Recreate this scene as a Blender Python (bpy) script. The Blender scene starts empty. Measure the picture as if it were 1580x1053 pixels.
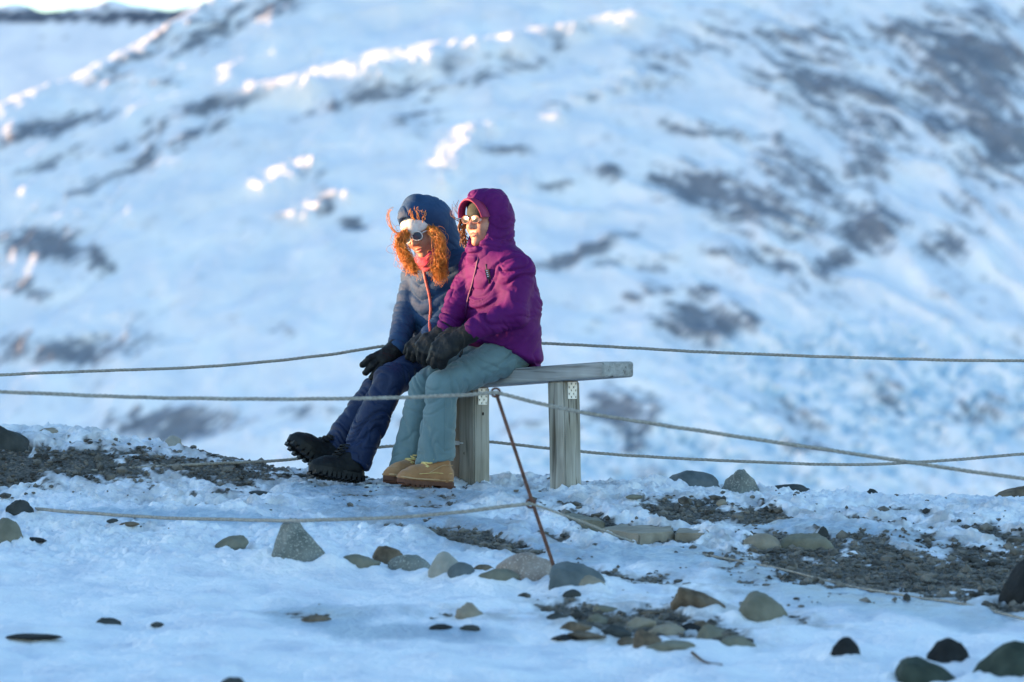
import bpy, bmesh, math, random
import numpy as np
from mathutils import Vector, Matrix

scene = bpy.context.scene
COL = scene.collection
rng = np.random.default_rng(7)
random.seed(7)

# ------------------------------------------------------------------ camera, sky, sun, exposure
FPX = 135.0 / 36.0 * 1580.0        # focal length in photograph pixels
ZC, YH, D = 0.50, 575.0, 17.4      # eye height, horizon row, distance of the sitters
cam_d = bpy.data.cameras.new("camera")
cam = bpy.data.objects.new("camera", cam_d); COL.objects.link(cam)
cam.location = (0, 0, ZC); cam.rotation_euler = (math.radians(90), 0, 0)
cam_d.lens = 135; cam_d.sensor_width = 36
cam_d.shift_y = (YH - 526.5) / 1580.0
cam_d.clip_start = 0.1; cam_d.clip_end = 5000
cam_d.dof.use_dof = True; cam_d.dof.focus_distance = 17.25; cam_d.dof.aperture_fstop = 3.3
scene.camera = cam

SUN_EL, SUN_AZ = math.radians(4.5), math.radians(-7.5)
S = Vector((-math.cos(SUN_EL) * math.cos(SUN_AZ), -math.cos(SUN_EL) * math.sin(SUN_AZ), math.sin(SUN_EL)))
world = bpy.data.worlds.new("World"); scene.world = world; world.use_nodes = True
wn = world.node_tree.nodes; wn.clear()
sky = wn.new("ShaderNodeTexSky"); sky.sky_type = 'NISHITA'; sky.sun_disc = False
sky.sun_elevation = SUN_EL
sky.sun_rotation = math.atan2(S.x, S.y) % (2 * math.pi)
sky.altitude = 300; sky.air_density = 1.0; sky.dust_density = 0.4; sky.ozone_density = 2.1
bg = wn.new("ShaderNodeBackground"); bg.inputs[1].default_value = 0.15
wo = wn.new("ShaderNodeOutputWorld")
world.node_tree.links.new(sky.outputs[0], bg.inputs[0]); world.node_tree.links.new(bg.outputs[0], wo.inputs[0])
sl = bpy.data.lights.new("sun", 'SUN'); sl.energy = 3.8; sl.angle = math.radians(0.5); sl.color = (1.0, 0.57, 0.27)
sun = bpy.data.objects.new("sun", sl); COL.objects.link(sun)
sun.rotation_euler = S.to_track_quat('Z', 'Y').to_euler()
sun.location = (-20, 0, 20)
vs = scene.view_settings
vs.view_transform = 'Standard'; vs.look = 'None'; vs.gamma = 1; vs.use_curve_mapping = False
vs.exposure = 2.55
scene.cycles.max_bounces = 6; scene.cycles.use_denoising = True

# ------------------------------------------------------------------ helpers
PERM = np.random.default_rng(3).permutation(256).astype(np.int32)
PERM = np.concatenate([PERM, PERM, PERM])
G3 = np.random.default_rng(5).normal(size=(256, 3)); G3 /= np.linalg.norm(G3, axis=1)[:, None]
def noise3(x, y, z):
    x, y, z = np.broadcast_arrays(np.asarray(x, float), np.asarray(y, float), np.asarray(z, float))
    xi, yi, zi = np.floor(x).astype(np.int64), np.floor(y).astype(np.int64), np.floor(z).astype(np.int64)
    xf, yf, zf = x - xi, y - yi, z - zi
    u, v, w = (t * t * t * (t * (t * 6 - 15) + 10) for t in (xf, yf, zf))
    xi &= 255; yi &= 255; zi &= 255
    def g(a, b, c):
        h = PERM[PERM[PERM[(xi + a) & 255] + ((yi + b) & 255)] + ((zi + c) & 255)]
        q = G3[h]
        return q[..., 0] * (xf - a) + q[..., 1] * (yf - b) + q[..., 2] * (zf - c)
    l = lambda a, b, t: a + (b - a) * t
    return 1.6 * l(l(l(g(0,0,0), g(1,0,0), u), l(g(0,1,0), g(1,1,0), u), v),
                   l(l(g(0,0,1), g(1,0,1), u), l(g(0,1,1), g(1,1,1), u), v), w)
def fbm(x, y, z, o=4, gain=.5, lac=2.03):
    s, a = 0, 1
    for i in range(o):
        s = s + a * noise3(x + 13.7 * i, y - 7.1 * i, z + 3.3 * i); a *= gain
        x, y, z = x * lac, y * lac, z * lac
    return s
def sstep(a, b, x):
    t = np.clip((x - a) / (b - a), 0, 1); return t * t * (3 - 2 * t)

def tag(o, label=None, cat=None, group=None, kind=None):
    if label: o["label"] = label
    if cat: o["category"] = cat
    if group: o["group"] = group
    if kind: o["kind"] = kind
    return o
def empty(name, loc, rot=(0, 0, 0)):
    o = bpy.data.objects.new(name, None); COL.objects.link(o)
    o.location = loc; o.rotation_euler = rot; o.empty_display_size = .1
    return o
def obj(name, V, Fc, mat, parent=None, base=None, smooth=True, attrs=None):
    """one mesh object; V in world space, origin moved to base (or to the parent's base)"""
    V = np.asarray(V, float)
    root = parent
    off = np.zeros(3)
    if parent is not None:
        while root is not None:
            off = off + np.array(root.location); root = root.parent
        if base is not None: off_l = np.array(base) - off; off = np.array(base, float)
        else: off_l = np.zeros(3)
    else:
        off = np.array(base if base is not None else (0, 0, 0), float); off_l = off
    me = bpy.data.meshes.new(name)
    if isinstance(Fc, np.ndarray):
        n, k = Fc.shape
        me.vertices.add(len(V)); me.vertices.foreach_set("co", (V - off).astype(np.float32).ravel())
        me.loops.add(n * k); me.loops.foreach_set("vertex_index", Fc.astype(np.int32).ravel())
        me.polygons.add(n); me.polygons.foreach_set("loop_start", np.arange(0, n * k, k, dtype=np.int32))
        me.update(calc_edges=True); me.validate()
    else:
        me.from_pydata([tuple(p) for p in (V - off)], [], [tuple(f) for f in Fc]); me.update()
    me.polygons.foreach_set("use_smooth", np.full(len(me.polygons), smooth))
    for an, av in (attrs or {}).items():
        a = me.attributes.new(an, 'FLOAT', 'POINT'); a.data.foreach_set("value", np.asarray(av, np.float32))
    me.materials.append(mat)
    o = bpy.data.objects.new(name, me); COL.objects.link(o)
    o.location = off_l
    if parent is not None: o.parent = parent
    return o
def obj_local(name, V, Fc, mat, parent, smooth=True, rot=None):
    """part given in its parent's own frame"""
    me = bpy.data.meshes.new(name)
    me.from_pydata([tuple(map(float, p)) for p in V], [], [tuple(map(int, f)) for f in Fc]); me.update()
    me.polygons.foreach_set("use_smooth", np.full(len(me.polygons), smooth))
    me.materials.append(mat)
    o = bpy.data.objects.new(name, me); COL.objects.link(o); o.parent = parent
    return o
def join(parts):
    Vs, Fs, n = [], [], 0
    for V, F in parts:
        V = np.asarray(V, float); Vs.append(V); Fs += [tuple(int(i) + n for i in f) for f in F]; n += len(V)
    return np.concatenate(Vs), Fs
def box(c, half, M=None):
    V = np.array([(x, y, z) for x in (-1, 1) for y in (-1, 1) for z in (-1, 1)], float) * np.array(half)
    if M is not None: V = V @ np.array(M).T
    V = V + np.array(c)
    F = [(0,1,3,2),(4,6,7,5),(0,4,5,1),(2,3,7,6),(0,2,6,4),(1,5,7,3)]
    return V, F
def bevelled(size, bev, seg=2, cuts=0):
    bm = bmesh.new(); bmesh.ops.create_cube(bm, size=1)
    bmesh.ops.scale(bm, vec=size, verts=bm.verts)
    if bev: bmesh.ops.bevel(bm, geom=list(bm.edges), offset=bev, segments=seg, profile=.5, affect='EDGES')
    V = np.array([v.co[:] for v in bm.verts]); F = [[v.index for v in f.verts] for f in bm.faces]; bm.free()
    return V, F
def tube(path, rad, n=8, twist=None, caps=True):
    """tube along a polyline; rad scalar or per point; twist=(lobes, depth, turns per metre) gives laid rope"""
    P = np.asarray(path, float); m = len(P)
    r = np.full(m, rad, float) if np.isscalar(rad) else np.asarray(rad, float)
    T = np.gradient(P, axis=0); T /= np.linalg.norm(T, axis=1)[:, None] + 1e-12
    ref = np.array([0, 0, 1.0]) if abs(T[0][2]) < .9 else np.array([1.0, 0, 0])
    N = np.zeros_like(P); nrm = ref - T[0] * ref.dot(T[0]); nrm /= np.linalg.norm(nrm)
    for i in range(m):
        nrm = nrm - T[i] * nrm.dot(T[i]); nrm /= np.linalg.norm(nrm) + 1e-12; N[i] = nrm
    B = np.cross(T, N)
    th = np.linspace(0, 2 * np.pi, n, endpoint=False)
    R = r[:, None] * np.ones((1, n))
    if twist:
        s = np.concatenate([[0], np.cumsum(np.linalg.norm(np.diff(P, axis=0), axis=1))])
        R = R * (1 + twist[1] * np.abs(np.cos(twist[0] / 2 * (th[None, :] - s[:, None] * twist[2] * 2 * np.pi))) - twist[1] * .6)
    V = P[:, None] + R[..., None] * (np.cos(th)[None, :, None] * N[:, None] + np.sin(th)[None, :, None] * B[:, None])
    V = V.reshape(-1, 3); F = []
    i, j = np.meshgrid(np.arange(m - 1), np.arange(n), indexing='ij'); j2 = (j + 1) % n
    F = np.stack([i * n + j, i * n + j2, (i + 1) * n + j2, (i + 1) * n + j], -1).reshape(-1, 4).tolist()
    if caps: F += [list(range(n))[::-1], [(m - 1) * n + k for k in range(n)]]
    return V, F
def spline(pts, n):
    P = np.asarray(pts, float); k = len(P)
    if k == 2: return P[0] + (P[1] - P[0]) * np.linspace(0, 1, n)[:, None]
    E = np.vstack([2 * P[0] - P[1], P, 2 * P[-1] - P[-2]])
    t = np.linspace(0, k - 1 - 1e-9, n); i = t.astype(int); f = (t - i)[:, None]
    a, b, c, d = E[i], E[i + 1], E[i + 2], E[i + 3]
    return .5 * ((2 * b) + (-a + c) * f + (2 * a - 5 * b + 4 * c - d) * f ** 2 + (-a + 3 * b - 3 * c + d) * f ** 3)
def J(px, py, dy=0.0):
    y = D + dy
    return np.array([(px - 790) * y / FPX, y, ZC - (py - YH) * y / FPX])

# ---- materials
def mat(name, c1, c2=None, scale=8, rough=.7, bump=0, bscale=60, stretch=(1, 1, 1), detail=4, spec=.3, sheen=0, lo=.35, hi=.65, metal=0):
    m = bpy.data.materials.new(name); m.use_nodes = True
    nt = m.node_tree; L = nt.links; p = nt.nodes["Principled BSDF"]
    p.inputs["Roughness"].default_value = rough
    p.inputs["Specular IOR Level"].default_value = spec
    p.inputs["Metallic"].default_value = metal
    if sheen: p.inputs["Sheen Weight"].default_value = sheen; p.inputs["Sheen Roughness"].default_value = .5
    tc = nt.nodes.new("ShaderNodeTexCoord"); mp = nt.nodes.new("ShaderNodeMapping")
    mp.inputs["Scale"].default_value = stretch; L.new(tc.outputs["Object"], mp.inputs[0])
    if c2 is None: p.inputs["Base Color"].default_value = (*c1, 1)
    else:
        n = nt.nodes.new("ShaderNodeTexNoise"); n.inputs["Scale"].default_value = scale; n.inputs["Detail"].default_value = detail
        r = nt.nodes.new("ShaderNodeValToRGB"); r.color_ramp.elements[0].position = lo; r.color_ramp.elements[1].position = hi
        r.color_ramp.elements[0].color = (*c1, 1); r.color_ramp.elements[1].color = (*c2, 1)
        L.new(mp.outputs[0], n.inputs[0]); L.new(n.outputs[0], r.inputs[0]); L.new(r.outputs[0], p.inputs["Base Color"])
    if bump:
        n2 = nt.nodes.new("ShaderNodeTexNoise"); n2.inputs["Scale"].default_value = bscale; n2.inputs["Detail"].default_value = 5
        b = nt.nodes.new("ShaderNodeBump"); b.inputs["Strength"].default_value = 1; b.inputs["Distance"].default_value = bump
        L.new(mp.outputs[0], n2.inputs[0]); L.new(n2.outputs[0], b.inputs["Height"]); L.new(b.outputs[0], p.inputs["Normal"])
    return m
def ramp_stops(r, stops):
    e = r.color_ramp.elements
    while len(e) > 1: e.remove(e[-1])
    e[0].position, e[0].color = stops[0][0], (*stops[0][1], 1)
    for pos, c in stops[1:]:
        k = e.new(pos); k.color = (*c, 1)

# ------------------------------------------------------------------ ground
tab_d = np.arange(-40, 700, .05)
tab_z = np.interp(tab_d, [-40, 0, 6, 10, 12, 14.5, 17.0, 17.6, 18.25, 18.8, 20, 25, 40, 100, 700],
                         [-1.6, -1.05, -.86, -.62, -.475, -.30, -.03, -.008, -.02, -.15, -.8, -4.5, -15, -48, -62])
ker = np.hanning(17); ker /= ker.sum()
tab_z = np.convolve(np.pad(tab_z, 8, mode='edge'), ker, mode='valid')
def macro(x, d):
    z = np.interp(d, tab_d, tab_z)
    m = np.interp(x, [-6, -3, -2.4, -1.75, -1.3, -1.0, -.5], [.36, .30, .265, .205, .115, .05, 0])
    z = z + m * sstep(16.75, 17.95, d) * (1 - sstep(18.3, 21, d))
    z = z - .022 * np.maximum(x, 0) * sstep(12, 17.5, d) * (1 - sstep(30, 60, d))
    z = z - .045 * sstep(.45, 1.1, x) * sstep(16.5, 18.0, d) * (1 - sstep(19, 22, d))
    return z
def at(px, py, lo=8.0, hi=19.5):
    d = np.arange(lo, hi, .01)
    z_ray = ZC - (py - YH) * d / FPX
    zg = macro((px - 790) * d / FPX, d)
    k = np.where(z_ray <= zg)[0]
    i = k[0] if len(k) else len(d) - 1
    return np.array([(px - 790) * d[i] / FPX, d[i], zg[i]])

def ell(px, py, cx, cy, rx, ry, ang):
    a = math.radians(ang); c, s = math.cos(a), math.sin(a)
    u = (px - cx) * c + (py - cy) * s; v = -(px - cx) * s + (py - cy) * c
    return 1 - np.sqrt((u / rx) ** 2 + (v / ry) ** 2)
GRAVEL = [(120, 712, 190, 34, 4), (330, 715, 150, 22, 5), (30, 715, 130, 38, 0), (745, 832, 120, 17, 12), (640, 815, 60, 8, 10),
          (930, 805, 110, 11, 14), (1010, 822, 100, 13, 3), (1090, 787, 155, 18, 3), (900, 775, 60, 5, 3), (1235, 840, 140, 26, 6),
          (1430, 882, 300, 54, 5), (1240, 868, 150, 20, 8), (1530, 880, 140, 50, 0), (1500, 815, 110, 9, 8), (1330, 800, 90, 6, 8), (960, 891, 75, 7, 5),
          (985, 963, 150, 24, 4), (1100, 975, 70, 14, 14), (870, 945, 40, 7, 0), (1075, 925, 50, 8, 20),
          (300, 775, 60, 3, 2), (1010, 775, 40, 4, 4), (860, 828, 60, 5, 14), (1320, 840, 70, 7, 4), (1050, 905, 60, 5, 8), (1390, 785, 60, 3, 2), (600, 765, 50, 3, 2), (578, 740, 30, 6, 0), (640, 783, 75, 4, -3), (330, 758, 70, 4, -4), (1130, 862, 60, 6, 4), (1180, 905, 40, 4, 10),
          (880, 754, 40, 3, 0), (770, 752, 25, 3, 0), (470, 952, 40, 5, 0), (725, 958, 45, 5, 4), (190, 808, 28, 4, 0), (1220, 955, 50, 6, 12), (1560, 945, 60, 10, 4)]
ICE = [(640, 765, 240, 10, 1), (1150, 870, 300, 16, 7), (300, 800, 240, 9, 2), (850, 850, 160, 16, 6), (1300, 820, 160, 14, 6), (700, 815, 160, 40, 10), (560, 790, 150, 16, 3), (1350, 930, 260, 30, 8), (520, 752, 110, 8, 0), (620, 980, 160, 16, 3), (500, 955, 120, 22, 3), (1000, 860, 160, 16, 6)]
def grow(a, b, s0, g):
    out = [a]; s = s0
    while out[-1] < b: s *= g; out.append(out[-1] + s)
    return np.array(out)
xs = np.arange(-2.75, 2.751, .0105)
xs = np.concatenate([-grow(2.75, 130, .02, 1.18)[1:][::-1], xs, grow(2.75, 130, .02, 1.18)[1:]])
ds = np.concatenate([-grow(-10.8, 40, .05, 1.2)[1:][::-1], np.arange(10.8, 19.0, .019), grow(19.0, 700, .03, 1.16)])
X, Y = np.meshgrid(xs, ds, indexing='ij')
Z = macro(X, Y)
fine = (np.abs(X) < 4) & (Y > 9) & (Y < 21)
yy = np.maximum(Y, .5)
PX = 790 + X / yy * FPX; PY = YH - (Z - ZC) / yy * FPX
w1 = fbm(X * 5, Y * 2.0, 0 * X, 5)
gm = np.full(X.shape, -9.0)
for e in GRAVEL: gm = np.maximum(gm, ell(PX, PY, *e) * min(1, e[3] / 14))
gravel = sstep(.0, .13, gm * .50 + .20 * w1 - .05 + .17 * fbm(X * 16, Y * 14, 0 * X + 4, 5, gain=.65)) * fine * sstep(-.55, -.2, gm)
im = np.full(X.shape, -9.0)
for e in ICE: im = np.maximum(im, ell(PX, PY, *e))
gravel_h = sstep(-.16, .22, gm * .50 + .20 * w1 - .05) * fine * sstep(-.55, -.2, gm)
ice = sstep(-.25, .5, im + .45 * w1) * fine * (1 - gravel)
dirt = sstep(-.75, .05, gm) * np.clip(.5 + 1.0 * fbm(X * 9, Y * 5, 0 * X + 11, 5, gain=.65), 0, 1) * fine * .62
lump = sstep(14.2, 15.6, Y)
crust = np.abs(fbm(X * 8, Y * 6, 0 * X + 1, 4))
Zn = .030 * fbm(X * 1.1, Y * .9, 0 * X + 8, 3) + lump * (.034 * (fbm(X * 3.1, Y * 2.9, 0 * X + 2, 5, gain=.55)) - .042 * crust + .016 * fbm(X * 19, Y * 17, 0 * X, 4, gain=.6)) \
     + (1 - lump) * (.028 * fbm(X * 2.6, Y * 2.6, 0 * X + 5, 5, gain=.55) + .004 * fbm(X * 26, Y * 20, 0 * X, 3))
lipy = np.interp(PX, [200, 400, 560, 700, 860, 950, 1120, 1250], [850, 872, 884, 893, 905, 912, 918, 930])
lip = np.exp(-((PY - lipy - 4) / 9) ** 2) * sstep(250, 420, PX) * (1 - sstep(1000, 1250, PX))
Zn = Zn + .022 * lip
Zn = Zn * (1 - .65 * ice)
Z = Z + np.where(fine, Zn * (1 - .75 * gravel_h) - gravel_h * (.012 + .016 * sstep(14, 15.5, Y)) + gravel * .005 * fbm(X * 30, Y * 24, 0 * X, 3) + .012, 0)
# flatten where boots and posts stand
nx_, nd_ = X.shape
I = np.arange(nx_ * nd_).reshape(nx_, nd_)
quads = np.stack([I[:-1, :-1], I[1:, :-1], I[1:, 1:], I[:-1, 1:]], -1).reshape(-1, 4)
def zsurf(x, y):
    i = int(np.clip(np.searchsorted(xs, x), 1, nx_ - 1)); j = int(np.clip(np.searchsorted(ds, y), 1, nd_ - 1))
    return float(Z[i, j])

def ground_material():
    m = bpy.data.materials.new("crusted_snow_and_grit"); m.use_nodes = True
    nt = m.node_tree; L = nt.links; p = nt.nodes["Principled BSDF"]
    tc = nt.nodes.new("ShaderNodeTexCoord")
    def nz(s, d=5):
        n = nt.nodes.new("ShaderNodeTexNoise"); n.inputs["Scale"].default_value = s; n.inputs["Detail"].default_value = d
        L.new(tc.outputs["Object"], n.inputs[0]); return n
    ag = nt.nodes.new("ShaderNodeAttribute"); ag.attribute_name = "gravel"
    ai = nt.nodes.new("ShaderNodeAttribute"); ai.attribute_name = "ice"
    n1 = nz(4.5, 9); rs = nt.nodes.new("ShaderNodeValToRGB"); L.new(n1.outputs[0], rs.inputs[0])
    ramp_stops(rs, [(.3, (.60, .63, .71)), (.5, (.76, .775, .82)), (.65, (.83, .835, .86))])
    n2 = nz(70, 6); rg = nt.nodes.new("ShaderNodeValToRGB"); L.new(n2.outputs[0], rg.inputs[0])
    ramp_stops(rg, [(.25, (.022, .021, .02)), (.45, (.065, .06, .053)), (.6, (.115, .105, .09)), (.75, (.19, .175, .155))])
    mi = nt.nodes.new("ShaderNodeMix"); mi.data_type = 'RGBA'
    L.new(ai.outputs["Fac"], mi.inputs[0]); L.new(rs.outputs[0], mi.inputs[6]); mi.inputs[7].default_value = (.33, .42, .52, 1)
    mg = nt.nodes.new("ShaderNodeMix"); mg.data_type = 'RGBA'
    ad = nt.nodes.new("ShaderNodeAttribute"); ad.attribute_name = "dirt"
    md = nt.nodes.new("ShaderNodeMix"); md.data_type = 'RGBA'; L.new(ad.outputs["Fac"], md.inputs[0]); L.new(mi.outputs[2], md.inputs[6]); md.inputs[7].default_value = (.24, .235, .23, 1)
    L.new(ag.outputs["Fac"], mg.inputs[0]); L.new(md.outputs[2], mg.inputs[6]); L.new(rg.outputs[0], mg.inputs[7])
    L.new(mg.outputs[2], p.inputs["Base Color"])
    mr = nt.nodes.new("ShaderNodeMapRange"); L.new(ai.outputs["Fac"], mr.inputs[0]); mr.inputs[3].default_value = .75; mr.inputs[4].default_value = .28
    L.new(mr.outputs[0], p.inputs["Roughness"]); p.inputs["Specular IOR Level"].default_value = .3
    n3 = nz(45, 6); b = nt.nodes.new("ShaderNodeBump"); b.inputs["Distance"].default_value = .012
    L.new(n3.outputs[0], b.inputs["Height"]); L.new(b.outputs[0], p.inputs["Normal"])
    return m
o = obj("ground", np.stack([X, Y, Z], -1).reshape(-1, 3), quads, ground_material(), attrs={"gravel": gravel.ravel(), "ice": ice.ravel(), "dirt": dirt.ravel()})
tag(o, kind="structure")

SNOW = mat("wind_packed_snow", (.72, .76, .81), (.80, .83, .86), scale=.15, rough=.7, bump=.05, bscale=2)

# hill beyond the left edge of the frame: its shade covers the ground up to the sitters' waists
HR = 42.0
hx = np.linspace(-18, 14, 60); hy = np.linspace(-34, 40, 90)
HX, HY = np.meshgrid(hx, hy, indexing='ij')
top = .75 + HR * math.tan(SUN_EL) + .05 * np.sin(HY * .9) * 0
HZ = -3 + (top + 3) * np.exp(-(HX / 6.5) ** 2) + .5 * fbm(HX * .3, HY * .3, 0 * HX, 4) * np.clip(np.abs(HX) / 5, 0, 1) + .05 * fbm(HX * .0 + 1, HY * .5, 0 * HX, 3)
I = np.arange(HX.size).reshape(HX.shape)
q = np.stack([I[:-1, :-1], I[1:, :-1], I[1:, 1:], I[:-1, 1:]], -1).reshape(-1, 4)
cx, cy = S.x / math.hypot(S.x, S.y) * HR, 17.5 + S.y / math.hypot(S.x, S.y) * HR
tag(obj("hill", np.stack([HX + cx, HY + cy, HZ], -1).reshape(-1, 3), q, SNOW), kind="structure")

# ------------------------------------------------------------------ mountain across the valley
A_X, A_Z = (-.004 + .62 * S.y - .78 * S.z) / S.x / .62, 1.26     # turned so the low sun only grazes it
mx = np.arange(-118, 165, .55); my = np.arange(545, 800, .42)
MX, MY = np.meshgrid(mx, my, indexing='ij')
MZ = (MY - 600 - A_X * MX) / A_Z + .5
# left ridge: beyond it the slope falls away
px0 = 790 + MX * FPX / 640
pr = np.interp(px0, [-400, -60, 0, 100, 215, 300, 380, 480, 700], [300, 190, 150, 112, 52, -5, -70, -140, -260])
kr = (YH - pr) / FPX
zr = kr * (600 + A_X * MX) / (1 - A_Z * kr) + .5
yr = 600 + A_X * MX + A_Z * zr
back = zr - .55 * (MY - yr)
t_ = 1.2; hm = np.clip(.5 + .5 * (back - MZ) / t_, 0, 1)
MZ = back * (1 - hm) + MZ * hm - t_ * hm * (1 - hm) + 0 * MX
def mpix(): return 790 + MX / MY * FPX, YH - (MZ - ZC) / MY * FPX
QX, QY = mpix()
# rock outcrops (photograph columns and rows): cx, cy, rx, ry, angle, weight, streak angle handled by noise
ROCK = [(1500, 95, 110, 30, 4, 1.25), (1540, 215, 90, 26, 18, 1.25), (1440, 60, 70, 22, 10, 1.1), (1360, 155, 60, 18, 15, 1.1), (1230, 60, 150, 22, 3, .7), (930, 150, 120, 12, -14, .6), (1120, 210, 140, 14, 8, .5), (760, 120, 130, 12, -12, .5), (150, 290, 110, 14, -24, .5), (250, 200, 90, 12, -26, .6), (90, 250, 70, 12, -20, .6), (1505, 130, 130, 130, 25, .8), (1400, 70, 150, 40, 8, .55), (1260, 130, 110, 60, 20, .75), (1330, 190, 110, 45, 25, .65), (1540, 230, 70, 70, 20, .9), (1180, 60, 110, 40, 5, .45),
        (1040, 90, 110, 26, -8, .5), (850, 65, 100, 24, -18, .55), (1090, 295, 95, 36, 8, .95), (1170, 330, 130, 34, 15, .85), (1240, 280, 80, 40, 30, .8), (1340, 250, 40, 45, 35, .8),
        (1340, 355, 60, 36, -15, 1.1), (1280, 410, 70, 20, -38, .85), (1190, 410, 100, 20, 12, .75), (1460, 380, 55, 25, -15, .85), (1500, 320, 60, 22, 20, .5),
        (1085, 500, 72, 30, 2, 1.15), (900, 395, 85, 12, -22, 1.1), (960, 410, 60, 9, 5, .7), (945, 270, 20, 12, 0, 1.0), (1015, 450, 40, 14, 5, .7), (970, 465, 30, 12, 5, .6), (1085, 455, 35, 14, -20, .8),
        (75, 385, 75, 28, 10, 1.15), (150, 405, 32, 20, 30, 1.0), (45, 455, 40, 16, 20, .8), (120, 545, 120, 26, -4, .95), (30, 540, 60, 20, 0, .8), (268, 655, 100, 24, 0, 1.15),
        (70, 205, 80, 20, -14, .95), (130, 185, 60, 14, -10, .7), (30, 130, 60, 26, -25, .8), (350, 160, 105, 15, -15, 1.0), (300, 215, 80, 16, -25, .6), (225, 250, 55, 18, -35, .7), (580, 150, 110, 14, -14, .85), (680, 110, 80, 14, -12, .7), (640, 190, 60, 30, -30, .45),
        (330, 50, 70, 25, -30, .8), (430, 15, 60, 22, -25, .8), (300, 15, 30, 20, -30, 1.0), (230, 65, 90, 20, -35, .7), (500, 315, 18, 20, 0, 1.3), (435, 341, 16, 7, 0, 1.1), (545, 345, 26, 12, 10, 1.0), (470, 265, 30, 20, 10, .8), (690, 225, 70, 20, 5, .55),
        (780, 235, 50, 10, 5, .55), (860, 290, 50, 8, -8, .5), (180, 120, 60, 20, -20, .5), (255, 130, 30, 12, -10, .6), (440, 515, 22, 12, 0, .6), (360, 500, 20, 10, 0, .5), (640, 480, 40, 12, 0, .4),
        (960, 640, 60, 36, 10, 1.0), (985, 680, 30, 30, 60, .9), (860, 660, 60, 14, 5, .5), (790, 660, 40, 10, 0, .5), (470, 640, 60, 14, 0, .5), (620, 650, 60, 14, 0, .5), (1230, 640, 60, 24, 20, .55), (1370, 610, 55, 26, 25, .55), (1250, 690, 50, 16, 0, .55), (990, 735, 60, 14, 0, .5), (1510, 640, 70, 30, -10, .5)]
wx_ = 12 * fbm(QX / 70, QY / 70, 0 * QX + 2, 3)
tha = np.radians(np.interp(QX, [0, 600, 900, 1250, 1580], [-24, -15, -2, 12, 20]))
UA = (QX - 790) * np.cos(tha) + (QY - 300) * np.sin(tha) + wx_; VA = -(QX - 790) * np.sin(tha) + (QY - 300) * np.cos(tha) + wx_
n_a = fbm(UA / 52, VA / 12, 0 * QX, 6, gain=.68); n_b = fbm(UA / 16, VA / 6, 0 * QX + 9, 4, gain=.7); n_c = fbm(QX / 110, QY / 90, 0 * QX + 6, 3)
field = np.zeros(MX.shape); body = np.zeros(MX.shape)
for cx_, cy_, rx, ry, an, wgt in ROCK:
    g = wgt * np.clip(ell(QX, QY, cx_, cy_, rx * 1.35, ry * 1.35, an) + .12, 0, 1)
    field = np.maximum(field, g)
rock = .86 * sstep(.22, .70, field * .92 + .46 * n_a * np.clip(field * 3.5, .12, 1) + .24 * n_b * np.clip(field * 5, .3, 1))
rock *= sstep(.0, .08, field + .05 * (n_a > .75))
spot = sstep(.55, 1.15, n_b * .75 + .8 * n_a + .7 * n_c) * .45 * np.interp(QX, [0, 500, 800, 1000], [.7, .3, .3, 1])
rock = np.maximum(rock, spot)
gl = sstep(-.15, .55, np.maximum(ell(QX, QY, 1370, 600, 420, 125, 8), ell(QX, QY, 1100, 720, 500, 90, 0)) + .25 * n_a)
crev = np.abs(fbm(QX / 58 + QY / 80, QY / 26 - QX / 120, 0 * QX + 3, 5, gain=.62))
H = .35 * rock * (.6 + .5 * n_b) + .55 * fbm(MX / 12, MY / 13, 0 * MX, 4) + 0.95 * (1 - 2 * np.abs(fbm(UA / 210, VA / 70, 0 * MX + 7, 4, gain=.45))) + .10 * fbm(MX / 2, MY / 2.4, 0 * MX + 5, 3) - gl * .8 * np.exp(-(crev / .16) ** 2)
# spurs that stand out far enough to catch the low sun: centre, length, thickness, tilt, height of ramp
SPUR = [(110, 118, 215, 62, 7, 1.1), (205, 66, 300, -4, 11, 1.2), (385, 283, 450, 252, 15, 2.7), (440, 332, 492, 304, 12, 2.7), (652, 278, 690, 206, 18, 3.0), (680, 250, 710, 202, 16, 3.0),
        (745, 292, 780, 276, 18, 2.0), (825, 184, 950, 116, 8, 2.4), (900, 145, 985, 118, 7, 2.2), (595, 220, 620, 206, 7, 1.3), (800, 268, 830, 256, 8, 1.4), (90, 500, 160, 486, 6, 1.1), (80, 520, 140, 510, 5, 1.0), (890, 750, 920, 738, 10, 1.6), (10, 155, 40, 142, 6, 1.0), (262, 42, 300, 8, 9, 1.1)]
rs_ = np.random.default_rng(21)
for xa, ya, xb, yb, th_, h0 in SPUR:
    n_ = max(2, int(math.hypot(xb - xa, yb - ya) / 26)); hl = 26 + .4 * th_ + 9 * (h0 > 2); vt = max(6.5, th_ * .6)
    for k in range(n_ + 1):
        for rep in range(2 if th_ > 14 else 1):
            tt = k / n_ + rs_.normal() * .02; cx_ = xa + (xb - xa) * tt + rs_.normal() * 5; cy_ = ya + (yb - ya) * tt + rs_.normal() * 2 + rep * th_ * .55 - th_ * .2
            hh = h0 * rs_.uniform(.85, 1.15)
            u = (QX - cx_) / (hl * rs_.uniform(.7, 1.15)); prof = np.where(u < 1, np.clip((u + 1) / 2, 0, 1), np.clip(1 - (u - 1) / .45, 0, 1))
            v = (QY - cy_ - hh * prof * 3.5) / vt
            env = np.exp(-v ** 2 * 1.1) * (u > -1.1) * (u < 1.4)
            H = np.maximum(H, H * (1 - env) + hh * env * prof * (.85 + .22 * n_b))
            rock = rock * (1 - .9 * env * sstep(-1, -.6, u) * (1 - sstep(1.0, 1.15, u)))
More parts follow.
